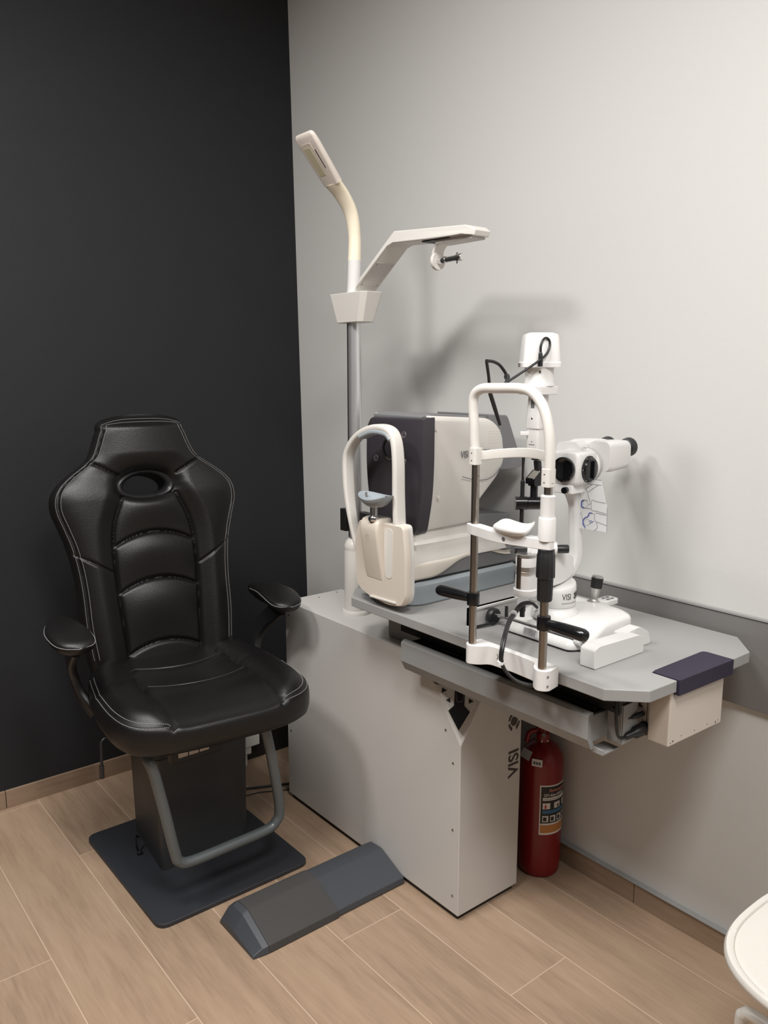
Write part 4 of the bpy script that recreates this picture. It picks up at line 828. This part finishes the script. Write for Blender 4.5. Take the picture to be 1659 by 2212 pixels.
# ---------------------------------------------------------------- examination chair
ch = thing('examination_chair', 'black leather high-back examination chair with white stitching on a charcoal floor plate', 'chair', (-0.84, -0.61, 0))
bm = bm_new(); prism(bm, rpoly([(-1.076, -0.360), (-0.605, -0.360), (-0.600, -0.907), (-1.072, -0.907)], 0.035, 6), 'z', 0.001, 0.013); obj('floor_plate', bm, 'plate', ch, bev=0.002)
def pedr(z, k): return [( -0.822+(x+0.822)*k, -0.55+(y+0.55)*k, z) for x, y in rpoly([(-0.966, -0.690), (-0.938, -0.413), (-0.664, -0.405), (-0.672, -0.668)], 0.022, 5)]
bm = bm_new(); loft(bm, [pedr(0.013, 1.0), pedr(0.36, 1.04)]); obj('pedestal', bm, 'pedestal', ch, smooth=40)
bm = bm_new(); loft(bm, [pedr(0.360, 1.03), pedr(0.385, 1.03), pedr(0.39, 0.98)]); obj('pedestal_cap', bm, 'black', ch, smooth=40)
bm = BX((-0.96, -0.74, 0.385), (-0.70, -0.42, 0.46)); obj('lift_frame', bm, 'black', ch, bev=0.01)
bm = BX((-0.955, -0.765, 0.372), (-0.80, -0.735, 0.46)); sp = obj('switch_panel', bm, 'bplastic', ch, bev=0.003)
for i in range(3):
    x = -0.936 + i*0.032; bm = BX((x, -0.769, 0.389), (x+0.029, -0.764, 0.416)); obj('switch_key', bm, 'beige', sp, bev=0.002)
cx0 = V((-0.84, -0.61, 0)); TH = R(-6.0)
MC = Matrix.Translation(cx0) @ Matrix.Rotation(TH, 4, 'Z')
def tabf(T):
    def f(t):
        if t <= T[0][0]: return T[0][1]
        for i in range(len(T)-1):
            a, b = T[i], T[i+1]
            if t <= b[0]:
                p0 = T[max(i-1, 0)]; p3 = T[min(i+2, len(T)-1)]; u = (t-a[0])/(b[0]-a[0])
                m0 = (b[1]-p0[1])/(b[0]-p0[0])*(b[0]-a[0]) if b[0] != p0[0] else 0; m1 = (p3[1]-a[1])/(p3[0]-a[0])*(b[0]-a[0])
                return (2*u**3-3*u*u+1)*a[1] + (u**3-2*u*u+u)*m0 + (-2*u**3+3*u*u)*b[1] + (u**3-u*u)*m1
        return T[-1][1]
    return f
W = tabf([(0.50, 0.200), (0.56, 0.222), (0.63, 0.232), (0.70, 0.238), (0.80, 0.240), (0.88, 0.247), (0.94, 0.259), (0.99, 0.274), (1.04, 0.289), (1.08, 0.287), (1.11, 0.270), (1.14, 0.236), (1.165, 0.200), (1.19, 0.172), (1.22, 0.157), (1.26, 0.142), (1.285, 0.128)])
ZT = 1.318
def halfw(z):
    if z <= 1.27: return W(z)
    t = (z-1.27)/(ZT-1.27); return W(1.27)*max(0.0, 1-t**3.2)**0.42
def gr(d, w=0.0035, a=1.0): return a*math.exp(-(d/w)**2)
cpw = tabf([(0.50, 0.112), (0.60, 0.114), (0.675, 0.118), (0.777, 0.124), (0.913, 0.126), (0.99, 0.116), (1.06, 0.088), (1.10, 0.07)])
def ss(a, b, x):
    t = max(0, min(1, (x-a)/(b-a))); return t*t*(3-2*t)
def segd(x, z, a, b):
    dx, dz = b[0]-a[0], b[1]-a[1]; t = max(0, min(1, ((x-a[0])*dx+(z-a[1])*dz)/(dx*dx+dz*dz))); return math.hypot(x-a[0]-t*dx, z-a[1]-t*dz)
HOLE = (-0.008, 1.101, 0.085, 0.041)
def back_h(x, z):
    """front surface height above the back plane"""
    hw = max(halfw(z), 1e-4); u = min(1, abs(x)/hw); ax = abs(x)
    e = (1-u**7)**0.5 if u < 1 else 0
    topf_ = ss(0, 0.05, ZT-z)
    h = 0.012 + 0.040*e*(0.35+0.65*topf_)
    # bolsters
    pw = cpw(min(z, 1.1)); fade = 1-ss(1.06, 1.20, z)
    h += fade*0.026*ss(pw-0.01, pw+0.06, ax)*e
    # headrest puff
    hd_ = ss(1.13, 1.20, z)*topf_; h += 0.030*hd_*(1-(ax/hw)**2)
    # centre panel puffs
    if z < 1.07 and ax < pw:
        inn = 1-(ax/pw)**2
        lv = [0.600, 0.792, 0.933, 1.075]
        k = 0.038*(x/0.125)**2
        for c, c2 in zip(lv, lv[1:]):
            a_, b_ = c - k + 0.024, c2 - k + 0.024
            if c2 == 1.075: b_ = 1.085
            if a_ <= z <= b_:
                t = (z-a_)/(b_-a_); h += 0.016*(inn**0.7)*(max(0, math.sin(math.pi*t**1.5)))**0.85; break
        h += 0.004*inn
    # seams
    g = gr(ax-pw, 0.0055)*(1 if z < 1.075 else 0)
    for c in (0.624, 0.816, 0.957):
        if ax < pw: g = max(g, gr(z-(c-0.038*(x/0.125)**2), 0.0058))
    g = max(g, gr(segd(ax, z, (0.240, 0.912), (0.128, 0.843)), 0.0035, 0.7))
    g = max(g, gr(segd(ax, z, (0.175, 1.180), (0.09, 1.132)), 0.004, 0.9))
    g = max(g, gr(hw*0.0+ (hw-ax)-0.020, 0.0022, 0.45)*(1 if z < 1.27 else 0))
    # dip around the hole
    r = math.hypot((x-HOLE[0])/HOLE[2], (z-HOLE[1])/HOLE[3]); h -= 0.020*math.exp(-max(0, r-0.9)**2/0.10)
    return h - 0.010*g
bd = V((0, 0.14, 0.73)).normalized(); bn = V((0, -bd.z, bd.y))
def bplane(z): return 0.16 + (z-0.58)*0.14/0.73
def bpt(x, z, h):   # local chair frame
    return V((x, bplane(z), z)) + bn*(h - 0.040)
bm = bm_new(); NZ, NX = 200, 190
zs = [0.50 + (1.27-0.50)*i/230 for i in range(231)] + [1.27 + (ZT-1.27)*(1-(1-i/50)**1.6) for i in range(1, 51)]
F = []; 
for z in zs:
    hw = halfw(z); row = []
    for j in range(NX+1):
        s = -1 + 2*j/NX; u = math.sin(s*math.pi/2)*0.45 + s*0.55; x = u*hw; row.append(bm.verts.new(bpt(x, z, back_h(x, z))))
    F.append(row)
def inhole(x, z): return math.hypot((x-HOLE[0])/HOLE[2], (z-HOLE[1])/HOLE[3]) < 0.93
for i in range(len(zs)-1):
    for j in range(NX):
        s = -1 + 2*(j+0.5)/NX; u = math.sin(s*math.pi/2)*0.45 + s*0.55; z = (zs[i]+zs[i+1])/2
        if inhole(u*halfw(z), z): continue
        try: bm.faces.new((F[i][j], F[i][j+1], F[i+1][j+1], F[i+1][j]))
        except ValueError: pass
# rear shell
G = []; NB = 24
for i in range(0, len(zs)):
    z = zs[i]; hw = halfw(z); row = []
    for j in range(NB+1):
        u = -1 + 2*j/NB; hb = -0.045*(1-abs(u)**5)**0.5*ss(-0.01, 0.16, ZT-z) + 0.012
        row.append(bm.verts.new(bpt(u*hw, z, hb)))
    G.append(row)
for i in range(len(zs)-1):
    for j in range(NB):
        u = -1 + 2*(j+0.5)/NB; z = (zs[i]+zs[i+1])/2
        if inhole(u*halfw(z), z): continue
        bm.faces.new((G[i][j], G[i+1][j], G[i+1][j+1], G[i][j+1]))
bmesh.ops.remove_doubles(bm, verts=bm.verts, dist=0.0003)
for f in bm.faces: f.normal_update()
back = obj('backrest', bm, 'leather', ch, smooth=70, M4=MC)
# bezel round the opening
bm = bm_new(); rings = []
prof = [(-0.050, 0.80), (-0.03, 0.80), (0.025, 0.78), (0.040, 0.80), (0.050, 0.88), (0.053, 0.97), (0.049, 1.06), (0.038, 1.12), (0.025, 1.14), (-0.035, 1.12), (-0.05, 1.05)]
for j in range(48):
    a = 2*math.pi*j/48; ring = []
    for h, k in prof:
        x = HOLE[0] + HOLE[2]*k*math.cos(a); z = HOLE[1] + HOLE[3]*(k if math.sin(a) > 0 else 1+(k-1)*1.3)*math.sin(a) - (0.006*math.cos(a)**2); ring.append(bpt(x, z, h-0.006))
    rings.append(ring)
loft(bm, rings, closed=True); obj('opening_bezel', bm, 'bplastic', back, smooth=50, M4=MC)
# stitches on the back
bm = bm_new(); lt = []
def edge_path(inset, z0, z1, sgn, n=120):
    out_ = []
    for i in range(n+1):
        z = z0 + (z1-z0)*i/n; hw = halfw(z); x = sgn*(hw - inset); out_.append(bpt(x, z, back_h(x, z)+0.0012))
    return out_
for ins in (0.013, 0.026):
    for sg in (-1, 1): dashes(bm, edge_path(ins, 0.60, 1.285, sg), 0.0008)
    tp = []
    for i in range(41):
        t = -1+2*i/40; x = t*(halfw(1.285)-ins); z = 1.285 + (ZT-0.004-ins*0.9-1.285)*(1-abs(t)**3.2); z = max(z, 1.285); tp.append(bpt(x, z, back_h(x, z)+0.0015))
    dashes(bm, tp, 0.0008)
obj('stitching', bm, 'stitch', back, smooth=0, M4=MC)
# seat
def seat_out(a):
    c, s = math.cos(a), math.sin(a); n = 4.8
    k = (abs(c)**n + abs(s)**n)**(-1/n); x = 0.274*k*c; y = k*s
    y = y*0.270 - 0.095; 
    if y < -0.095: y -= 0.012*(1-(x/0.287)**2)
    if y > -0.095: x *= 1-0.10*((y+0.095)/0.27)
    return x, y
def seat_z(x, y, r):
    ax = abs(x); z = 0.586
    z += 0.018*ss(0.135, 0.20, ax)*(1-ss(0.88, 1, r)) + 0.004
    z += 0.014*(1-(x/0.29)**2)*math.exp(-((y+0.27)/0.09)**2)
    z -= (0.008 + 0.010*(1-ss(0.10, 0.18, ax)))*ss(-0.24, -0.375, y)
    z -= 0.007*ss(0.86, 1.0, r)
    pw = 0.150 - 0.015*ss(-0.1, 0.15, y)
    g = gr(ax-pw, 0.006)
    if ax < pw:
        for yc_ in (-0.165, 0.000):
            g = max(g, gr(y-(yc_+0.055*(x/0.15)**2), 0.004)*0.8)
        d = y-(-0.165+0.055*(x/0.15)**2)
        z += 0.012*math.exp(-((d+0.03)/0.03)**2)
        d = y-(0.0+0.055*(x/0.15)**2); z += 0.008*math.exp(-((d+0.03)/0.03)**2)
    g = max(g, gr(segd(ax, y, (0.150, -0.05), (0.28, -0.095)), 0.0035, 0.5))
    return z - 0.010*g
bm = bm_new(); NA = 220; RS = [0.04*i for i in range(1, 24)] + [0.935, 0.95, 0.965, 0.98]
rows = []
for r in RS:
    rows.append([(seat_out(2*math.pi*j/NA)[0]*r, -0.095+(seat_out(2*math.pi*j/NA)[1]+0.095)*r, r) for j in range(NA)])
rings = [[V((x, y, seat_z(x, y, r))) for x, y, r in row] for row in rows]
def edge_ring(k, dz, fr=None):
    o_ = []
    for j in range(NA):
        x, y = seat_out(2*math.pi*j/NA); z = seat_z(x*0.98, -0.095+(y+0.095)*0.98, 0.98)
        zb = 0.498; o_.append(V((x*k, -0.095+(y+0.095)*k, z+(zb-z)*dz)))
    return o_
for k, dz in ((0.990, 0.015), (1.000, 0.06), (1.008, 0.16), (1.012, 0.35), (1.010, 0.62), (0.995, 0.84), (0.955, 0.97), (0.90, 1.0), (0.5, 1.02), (0.001, 1.02)): rings.append(edge_ring(k, dz))
loft(bm, rings); seat = obj('seat', bm, 'leather', ch, smooth=70, M4=MC)
bm = bm_new()
def seat_path(r, a0, a1, n=120, lift=0.0012):
    o_ = []
    for i in range(n+1):
        a = R(a0+(a1-a0)*i/n); x, y = seat_out(a); x *= r; y = -0.095+(y+0.095)*r; o_.append(V((x, y, seat_z(x, y, r)+lift)))
    return o_
for a0, a1 in ((152, 239), (301, 385)):
    for r in (0.955, 0.992): dashes(bm, seat_path(r, a0, a1), 0.0008)
obj('stitching', bm, 'stitch', seat, smooth=0, M4=MC)
bm = bm_new(); prism(bm, [(-0.19, -0.26), (0.19, -0.26), (0.19, 0.12), (-0.19, 0.12)], 'z', 0.455, 0.502); obj('seat_pan', bm, 'black', ch, M4=MC, bev=0.005)
bm = bm_new()
for yc_ in (-0.165, 0.000):
    sweep(bm, [(x*0.01, yc_+0.055*(x*0.01/0.15)**2-0.004, seat_z(x*0.01, yc_+0.055*(x*0.01/0.15)**2-0.004, 0.5)+0.0035) for x in range(-14, 15)], 0.0016, n=6)
obj('seat_piping_highlight', bm, 'piping_highlight', seat, M4=MC)  # paler tubes imitate the highlights along the seat's leather edges
# back to seat hinge
bm = BX((-0.21, 0.10, 0.47), (0.21, 0.215, 0.56)); obj('back_bracket', bm, 'bplastic', ch, M4=MC, bev=0.02)
# arms
for sg, ox, oy in ((-1, 0.0, 0.0), (1, -0.006, 0.045)):
    bm = bm_new(); rings = []
    cx_ = sg*(0.312+ox); 
    N2 = 26
    for i in range(N2+1):
        t = i/N2; y = 0.145 - 0.295*t + oy; hwid = 0.034 + 0.021*ss(0.10, 0.70, t); k = (1-abs(2*t-1)**5)**0.5 if 0 < t < 1 else 0.0
        k = max(k, 0.04); zc = 0.758 - 0.012*ss(0.6, 1, t) - 0.010*ss(0.5, 0, t)
        xo = cx_ + sg*0.012*math.sin(math.pi*t)
        rings.append([(xo + hwid*k*math.copysign(abs(math.cos(a))**0.8, math.cos(a)), y, zc + (0.022 if math.sin(a) > 0 else 0.030)*k*math.copysign(abs(math.sin(a))**0.9, math.sin(a))) for a in [2*math.pi*j/32 for j in range(32)]])
    loft(bm, rings); ap_ = obj('arm_pad', bm, 'leather', ch, smooth=70, M4=MC)
    bm = bm_new(); pth = []
    for i in list(range(4, N2)):
        t = i/N2; k = (1-abs(2*t-1)**5)**0.5; hwid = 0.034 + 0.021*ss(0.10, 0.70, t); pth.append((cx_ + sg*0.012*math.sin(math.pi*t) + hwid*k*1.01, 0.145-0.295*t+oy, 0.758 - 0.012*ss(0.6, 1, t) - 0.010*ss(0.5, 0, t)+0.002))
    pth2 = []
    for i in list(range(4, N2))[::-1]:
        t = i/N2; k = (1-abs(2*t-1)**5)**0.5; hwid = 0.034 + 0.021*ss(0.10, 0.70, t); pth2.append((cx_ + sg*0.012*math.sin(math.pi*t) - hwid*k*1.01, 0.145-0.295*t+oy, 0.758 - 0.012*ss(0.6, 1, t) - 0.010*ss(0.5, 0, t)+0.002))
    sweep(bm, pth + [(cx_+sg*0.006, -0.1515+oy, 0.747)] + pth2, 0.0008, n=5); obj('stitching', bm, 'stitch', ap_, M4=MC)
    bm = bm_new(); sx_ = sg*(0.300+ox)
    sweep(bm, spline([(sx_+sg*0.012, -0.070+oy, 0.728), (sx_+sg*0.012, -0.035+oy, 0.705), (sx_+sg*0.006, 0.03+oy, 0.660), (sx_-sg*0.006, 0.070+oy, 0.605), (sx_-sg*0.020, 0.065+oy, 0.545), (sx_-sg*0.050, 0.03+oy, 0.490)], 6), 1.0, sec=rr(0.024, 0.056, 0.009), up=(sg, 0, 0))
    sweep(bm, [(sx_+sg*0.012, -0.09+oy, 0.727), (sx_+sg*0.012, 0.09+oy, 0.727)], 1.0, sec=rr(0.030, 0.012, 0.004), up=(1, 0, 0))
    obj('arm_support', bm, 'bplastic', ch, smooth=50, M4=MC)
# lever
bm = bm_new(); sweep(bm, [(-0.22, -0.14, 0.492), (-0.272, -0.150, 0.490), (-0.279, -0.152, 0.484), (-0.282, -0.155, 0.405)], 0.004, n=10); cyl(bm, (-0.282, -0.155, 0.42), (-0.283, -0.156, 0.385), 0.0062); obj('lever', bm, 'bplastic', ch, M4=MC)
# footrest
fr_ = [(-1.052, -0.84, 0.478), (-1.066, -0.875, 0.472), (-1.058, -0.888, 0.44), (-1.036, -0.89, 0.33), (-1.012, -0.89, 0.20), (-1.000, -0.89, 0.165), (-0.965, -0.89, 0.152), (-0.85, -0.89, 0.152), (-0.735, -0.89, 0.155), (-0.702, -0.89, 0.170), (-0.690, -0.89, 0.205), (-0.705, -0.89, 0.33), (-0.724, -0.888, 0.44), (-0.730, -0.875, 0.472), (-0.74, -0.84, 0.478)]
bm = bm_new(); sweep(bm, spline(fr_, 8), 0.0145, n=16); obj('footrest', bm, 'tube', ch)
bm = bm_new(); sweep(bm, spline([(-0.972, -0.53, 0.05), (-0.985, -0.54, 0.065), (-0.985, -0.545, 0.035), (-0.980, -0.54, 0.016)], 5), 0.003, n=8); lathe(bm, [(0.008, 0.013), (0.008, 0.022), (0.004, 0.024)], (-0.982, -0.56, 0)); obj('floor_cable', bm, 'bplastic', ch)

# ---------------------------------------------------------------- foot switch ramp
fp_ = thing('foot_switch', 'dark grey wedge-shaped foot switch bar on the floor in front of the chair plate', 'foot pedal', (-0.68, -1.06, 0))
prof = [(-0.968, 0.003), (-0.975, 0.040), (-1.000, 0.058), (-1.045, 0.062), (-1.055, 0.060), (-1.152, 0.020), (-1.156, 0.003)]
def pr(k, dy=0): return [(yc2 + (y-yc2)*k, z*k if z > 0.004 else z) for y, z in prof]
yc2 = -1.062
bm = bm_new(); prism(bm, prof, 'x', -0.885, -0.440); obj('pedal_body', bm, 'pedal', fp_, smooth=20, bev=0.003)
big = [(yc2+(y-yc2)*1.03, z*1.03 if z > 0.004 else 0.0015) for y, z in prof]
bm = bm_new(); prism(bm, big, 'x', -0.888, -0.672); part('rubber_sleeve', 'worn dull rubber sleeve', bm, 'mat_', fp_, smooth=20, bev=0.002)
bm = bm_new(); loft(bm, [[(-0.888, y, z) for y, z in big], [(-0.905, yc2+(y-yc2)*0.98, z*0.90) for y, z in big], [(-0.932, yc2+(y-yc2)*0.93, z*0.30) for y, z in big]]); obj('end_cap', bm, 'pedal', fp_, smooth=20, bev=0.002)
obj('base_strip', BX((-0.925, -1.150, 0.0), (-0.445, -0.975, 0.003)), 'black', fp_)

# ---------------------------------------------------------------- fire extinguisher
ex_ = thing('fire_extinguisher', 'red fire extinguisher on the floor between grey cabinet and right wall', 'fire extinguisher', (-0.078, -1.340, 0))
ec_ = V((-0.078, -1.340, 0))
bm = bm_new(); lathe(bm, [(0.050, 0.002), (0.056, 0.003), (0.060, 0.010), (0.061, 0.030), (0.062, 0.040), (0.062, 0.335), (0.061, 0.350), (0.056, 0.368), (0.046, 0.384), (0.030, 0.397), (0.020, 0.402), (0.018, 0.415)], ec_, n=48); bt = obj('cylinder', bm, 'red', ex_)
bm = bm_new(); lathe(bm, [(0.019, 0.405), (0.019, 0.425), (0.014, 0.43), (0.014, 0.450)], ec_, n=24); obj('valve', bm, 'red', ex_)
bm = bm_new(); lathe(bm, [(0.021, 0.399), (0.021, 0.407)], ec_, n=6); cyl(bm, ec_+V((-0.012, -0.012, 0.42)), ec_+V((-0.022, -0.022, 0.43)), 0.006); obj('valve_nut', bm, 'alu', ex_)
fd = V((0.85, -0.5, 0)).normalized()
bm = bm_new(); sweep(bm, [ec_-fd*0.02+V((0, 0, 0.44)), ec_+fd*0.075+V((0, 0, 0.452))], 1.0, sec=rr(0.020, 0.006, 0.002), up=(-fd.y, fd.x, 0)); sweep(bm, [ec_-fd*0.03+V((0, 0, 0.468)), ec_+fd*0.02+V((0, 0, 0.470)), ec_+fd*0.08+V((0, 0, 0.480))], 1.0, sec=rr(0.022, 0.006, 0.002), up=(-fd.y, fd.x, 0)); obj('carry_handle', bm, 'red', ex_)
bm = bm_new(); sweep(bm, spline([ec_+V((-0.018, 0.01, 0.432)), ec_+V((-0.035, 0.02, 0.428)), ec_+V((-0.040, 0.025, 0.40))], 4), 0.007, n=12); obj('nozzle', bm, 'red', ex_)
va = math.degrees(math.atan2(-2.7578+1.34, -1.8047+0.078))   # direction towards the viewer's side
def patch(bm, a0, a1, z0, z1, h, k=None):
    k = k or max(2, int(abs(a1-a0)/4)); rings = []
    r0, r1 = 0.0621, 0.0621+h
    for i in range(k+1):
        a = R(a0+(a1-a0)*i/k); c, s = math.cos(a), math.sin(a)
        rings.append([ec_+V((r0*c, r0*s, z0)), ec_+V((r1*c, r1*s, z0)), ec_+V((r1*c, r1*s, z1)), ec_+V((r0*c, r0*s, z1))])
    return loft(bm, rings)
LA = va - 2; LB = va + 100      # label from left edge to the right side
bm = bm_new(); patch(bm, LA, LB, 0.140, 0.292, 0.0004); lb = part('label', 'printed label, black and white with icons', bm, 'labelw', ex_)
bm = bm_new(); patch(bm, LA+3, LB-3, 0.175, 0.288, 0.0007); obj('label_black', bm, 'black', lb)
bm = bm_new(); patch(bm, LA+3, LB-3, 0.146, 0.170, 0.0007); obj('label_orange_band', bm, 'labelo', lb)
bm = bm_new(); patch(bm, LA+8, LB-3, 0.206, 0.216, 0.0010); obj('label_blue_band', bm, 'labelb', lb)
bm = bm_new(); patch(bm, LA+8, LB-8, 0.246, 0.255, 0.0010)
obj('label_strip', bm, 'labelw', lb)
for i in range(3): obj('label_panel', patch(bm_new(), LA+8+i*32, LA+28+i*32, 0.220, 0.238, 0.0010), 'labelw', lb)
for i in range(4): obj('label_panel', patch(bm_new(), LA+8+i*21, LA+24+i*21, 0.180, 0.199, 0.0010), 'labelw', lb)
obj('label_strip', patch(bm_new(), LA+8, LB-8, 0.1715, 0.176, 0.0010), 'labelw', lb)
for i in range(4): obj('label_icon', patch(bm_new(), LA+10+i*21, LA+19+i*21, 0.183, 0.195, 0.0012), 'black', lb)
for i in range(2): obj('label_icon', patch(bm_new(), LA+50+i*32, LA+55+i*32, 0.222, 0.231, 0.0012), 'black', lb)
obj('label_line', patch(bm_new(), LA+12, LA+60, 0.2495, 0.2505, 0.0012), 'black', lb)
bm = bm_new(); patch(bm, LA+13, LA+18, 0.2215, 0.231, 0.0012); patch(bm, LA+14.5, LA+16.5, 0.231, 0.2345, 0.0012); obj('label_red_icon', bm, 'labelr', lb)
def wle(z0, a_off):
    def f(c):
        a = R(LA+a_off) + c.x/0.063; r = 0.0630 + c.z; return ec_ + V((r*math.cos(a), r*math.sin(a), z0+c.y))
    return f
bm = bm_new(); text(bm, 'ОП-3(з)-АВСЕ', 0.0105, None, wrap=wle(0.2585, 10), extr=0.0002, bold=True); obj('label_text', bm, 'labelw', lb, smooth=0)
bm = bm_new(); text(bm, 'Ярпожинвест', 0.0115, None, wrap=wle(0.272, 24), extr=0.0002, bold=True); obj('label_title', bm, mat('title', (0.55, 0.2, 0.15), 0.5), lb, smooth=0)
# paper tags
bm = bm_new(); a = R(va-48); c_ = ec_ + V((0.058*math.cos(a), 0.058*math.sin(a), 0.372)); tn = V((math.cos(a), math.sin(a), 0.8)).normalized(); t1 = V((-math.sin(a), math.cos(a), 0)); t2 = tn.cross(t1)
slab(bm, [c_ + t1*i*0.020 + t2*j*0.013 for i, j in ((-1,-1),(1,-1.1),(0.8,1),(-1,0.9))], tn, 0.001, 0.0016); obj('paper_tag', bm, 'labelw', ex_, smooth=0)
a = R(va-12); c_ = ec_ + V((0.061*math.cos(a), 0.061*math.sin(a), 0.358)); tn = V((math.cos(a), math.sin(a), 0.25)).normalized(); t1 = V((-math.sin(a), math.cos(a), 0)); t2 = tn.cross(t1); t2 = t2 if t2.z > 0 else -t2
bm = bm_new(); slab(bm, [c_ + t1*i*0.015 + t2*j*0.010 for i, j in ((-1,-1),(1,-1),(1,1),(-1,1))], tn, 0.001, 0.0016); tg = obj('small_tag', bm, 'labelw', ex_, smooth=0)
bm = bm_new()
for i in (-0.5, 0.0, 0.5): slab(bm, [c_ + t1*(i*0.015+p*0.0028) + t2*(q*0.004-0.001) for p, q in ((-1,-1),(1,-1),(1,1),(-1,1))], tn, 0.0016, 0.0019)
obj('tag_print', bm, 'greyink', tg, smooth=0)

# ---------------------------------------------------------------- small things behind the chair
tag(obj('black_box', BX((-0.60, -0.215, 0), (-0.20, -0.012, 0.20)), 'black', None, bev=0.004), 'plain black box against the charcoal wall behind the chair', 'box')  # plain box fills an otherwise unidentified dark area
pa = thing('plug_adaptor', 'white stacked plug adaptor on black box behind the chair pedestal', 'plug adaptor', (-0.46, -0.25, 0.0))
bm = BX((-0.490, -0.262, 0.075), (-0.392, -0.2155, 0.150)); obj('adaptor_body', bm, 'white', pa, bev=0.004)
bm = BX((-0.486, -0.257, 0.046), (-0.425, -0.2155, 0.076)); obj('lower_plug', bm, 'white', pa, bev=0.003)
bm = BX((-0.482, -0.252, 0.0), (-0.440, -0.2155, 0.047)); obj('cord_relief', bm, 'white', pa, bev=0.003)
bm = bm_new(); sweep(bm, spline([(-0.66, -0.33, 0.005), (-0.58, -0.38, 0.005), (-0.50, -0.42, 0.005), (-0.44, -0.45, 0.006), (-0.39, -0.50, 0.020), (-0.32, -0.50, 0.025)], 8), 0.004, n=10)
tag(obj('power_cable', bm, 'bplastic', None), 'thick black cable on the floor between chair pedestal and grey cabinet', 'cable')
bm = bm_new(); sweep(bm, spline([(-0.62, -0.43, 0.0025), (-0.56, -0.44, 0.0025), (-0.50, -0.455, 0.0025), (-0.44, -0.49, 0.0025), (-0.38, -0.50, 0.0025)], 8), 0.0018, n=8)
tag(obj('thin_cable', bm, 'bplastic', None), 'thin dark cable on the floor just in front of the thicker black cable', 'cable')

# ---------------------------------------------------------------- white chair at the right edge
wc = thing('white_chair', 'white leather chair with stitched rounded seat at lower right corner', 'chair', (-0.43, -2.36, 0))
sc = V((-0.415, -2.335))
def wo(a):
    c, s = math.cos(a), math.sin(a); n = 2.7; k = (abs(c)**n+abs(s)**n)**(-1/n); return sc.x + 0.215*k*c, sc.y + 0.215*k*s
bm = bm_new(); rings = []; NA = 96
for r, dz in ((0.002, -0.006), (0.5, -0.006), (0.86, -0.001), (0.90, 0.001), (0.925, 0.0), (0.94, 0.004), (0.985, 0.004), (1.0, -0.001), (1.0, -0.008), (0.97, -0.014), (0.5, -0.020), (0.002, -0.020)):
    rings.append([(sc.x+(wo(2*math.pi*j/NA)[0]-sc.x)*r, sc.y+(wo(2*math.pi*j/NA)[1]-sc.y)*r, 0.46+dz) for j in range(NA)])
loft(bm, rings); ws_ = obj('seat', bm, 'wleather', wc, smooth=50)
bm = bm_new(); dashes(bm, [(sc.x+(wo(2*math.pi*j/240)[0]-sc.x)*0.932, sc.y+(wo(2*math.pi*j/240)[1]-sc.y)*0.932, 0.4625) for j in range(241)], 0.0009, 0.004, 0.003); obj('stitching', bm, mat('cream_thread', (0.45, 0.42, 0.36), 0.8), ws_, smooth=0)
bm = bm_new(); rings = []
for i in range(9):
    t = i/8; z = 0.47 + 0.36*t; yb = -2.545 - 0.07*t; hw_ = 0.185 - 0.03*t*t
    rings.append([(sc.x+x, yb+y+0.035*(1-(x/0.19)**2)*-1, z) for x, y in rr(hw_*2, 0.014, 0.006, 6)])
loft(bm, rings); obj('backrest', bm, 'wleather', wc, smooth=50)
for sx_ in (-1, 1):
    xx = sc.x + sx_*0.137
    bm = bm_new(); pts = spline([(xx, -2.195, 0.0), (xx, -2.190, 0.20), (xx, -2.187, 0.335), (xx, -2.192, 0.356), (xx, -2.215, 0.364), (xx, -2.35, 0.36), (xx, -2.47, 0.364), (xx, -2.495, 0.35), (xx, -2.50, 0.2), (xx, -2.51, 0.0)], 6); sweep(bm, pts, 0.011, n=14); obj('leg_frame', bm, 'white', wc)
bm = bm_new(); cyl(bm, (sc.x-0.125, -2.30, 0.362), (sc.x+0.125, -2.30, 0.362), 0.009); cyl(bm, (sc.x-0.125, -2.42, 0.362), (sc.x+0.125, -2.42, 0.362), 0.009); cyl(bm, (sc.x, -2.30, 0.362), (sc.x, -2.30, 0.442), 0.01); cyl(bm, (sc.x, -2.42, 0.362), (sc.x, -2.42, 0.442), 0.01); obj('seat_bracket', bm, 'white', wc)

# ---------------------------------------------------------------- ceiling lamp housings above the frame
for x, y, s, _p, wh in LAMPS:
    s += 0.04
    cl = thing('ceiling_lamp', 'square recessed ceiling lamp ' + wh, 'lamp', (x, y, CEIL-0.012))
    bm = bm_new(); h = s/2
    for a, b in (((x-h, y-h), (x+h, y-h+0.02)), ((x-h, y+h-0.02), (x+h, y+h)), ((x-h, y-h+0.02), (x-h+0.02, y+h-0.02)), ((x+h-0.02, y-h+0.02), (x+h, y+h-0.02))): box(bm, (a[0], a[1], CEIL-0.014), (b[0], b[1], CEIL))
    obj('lamp_frame', bm, 'white', cl)
    obj('lamp_diffuser', BX((x-h+0.02, y-h+0.02, CEIL-0.006), (x+h-0.02, y+h-0.02, CEIL-0.001)), 'bwhite', cl)
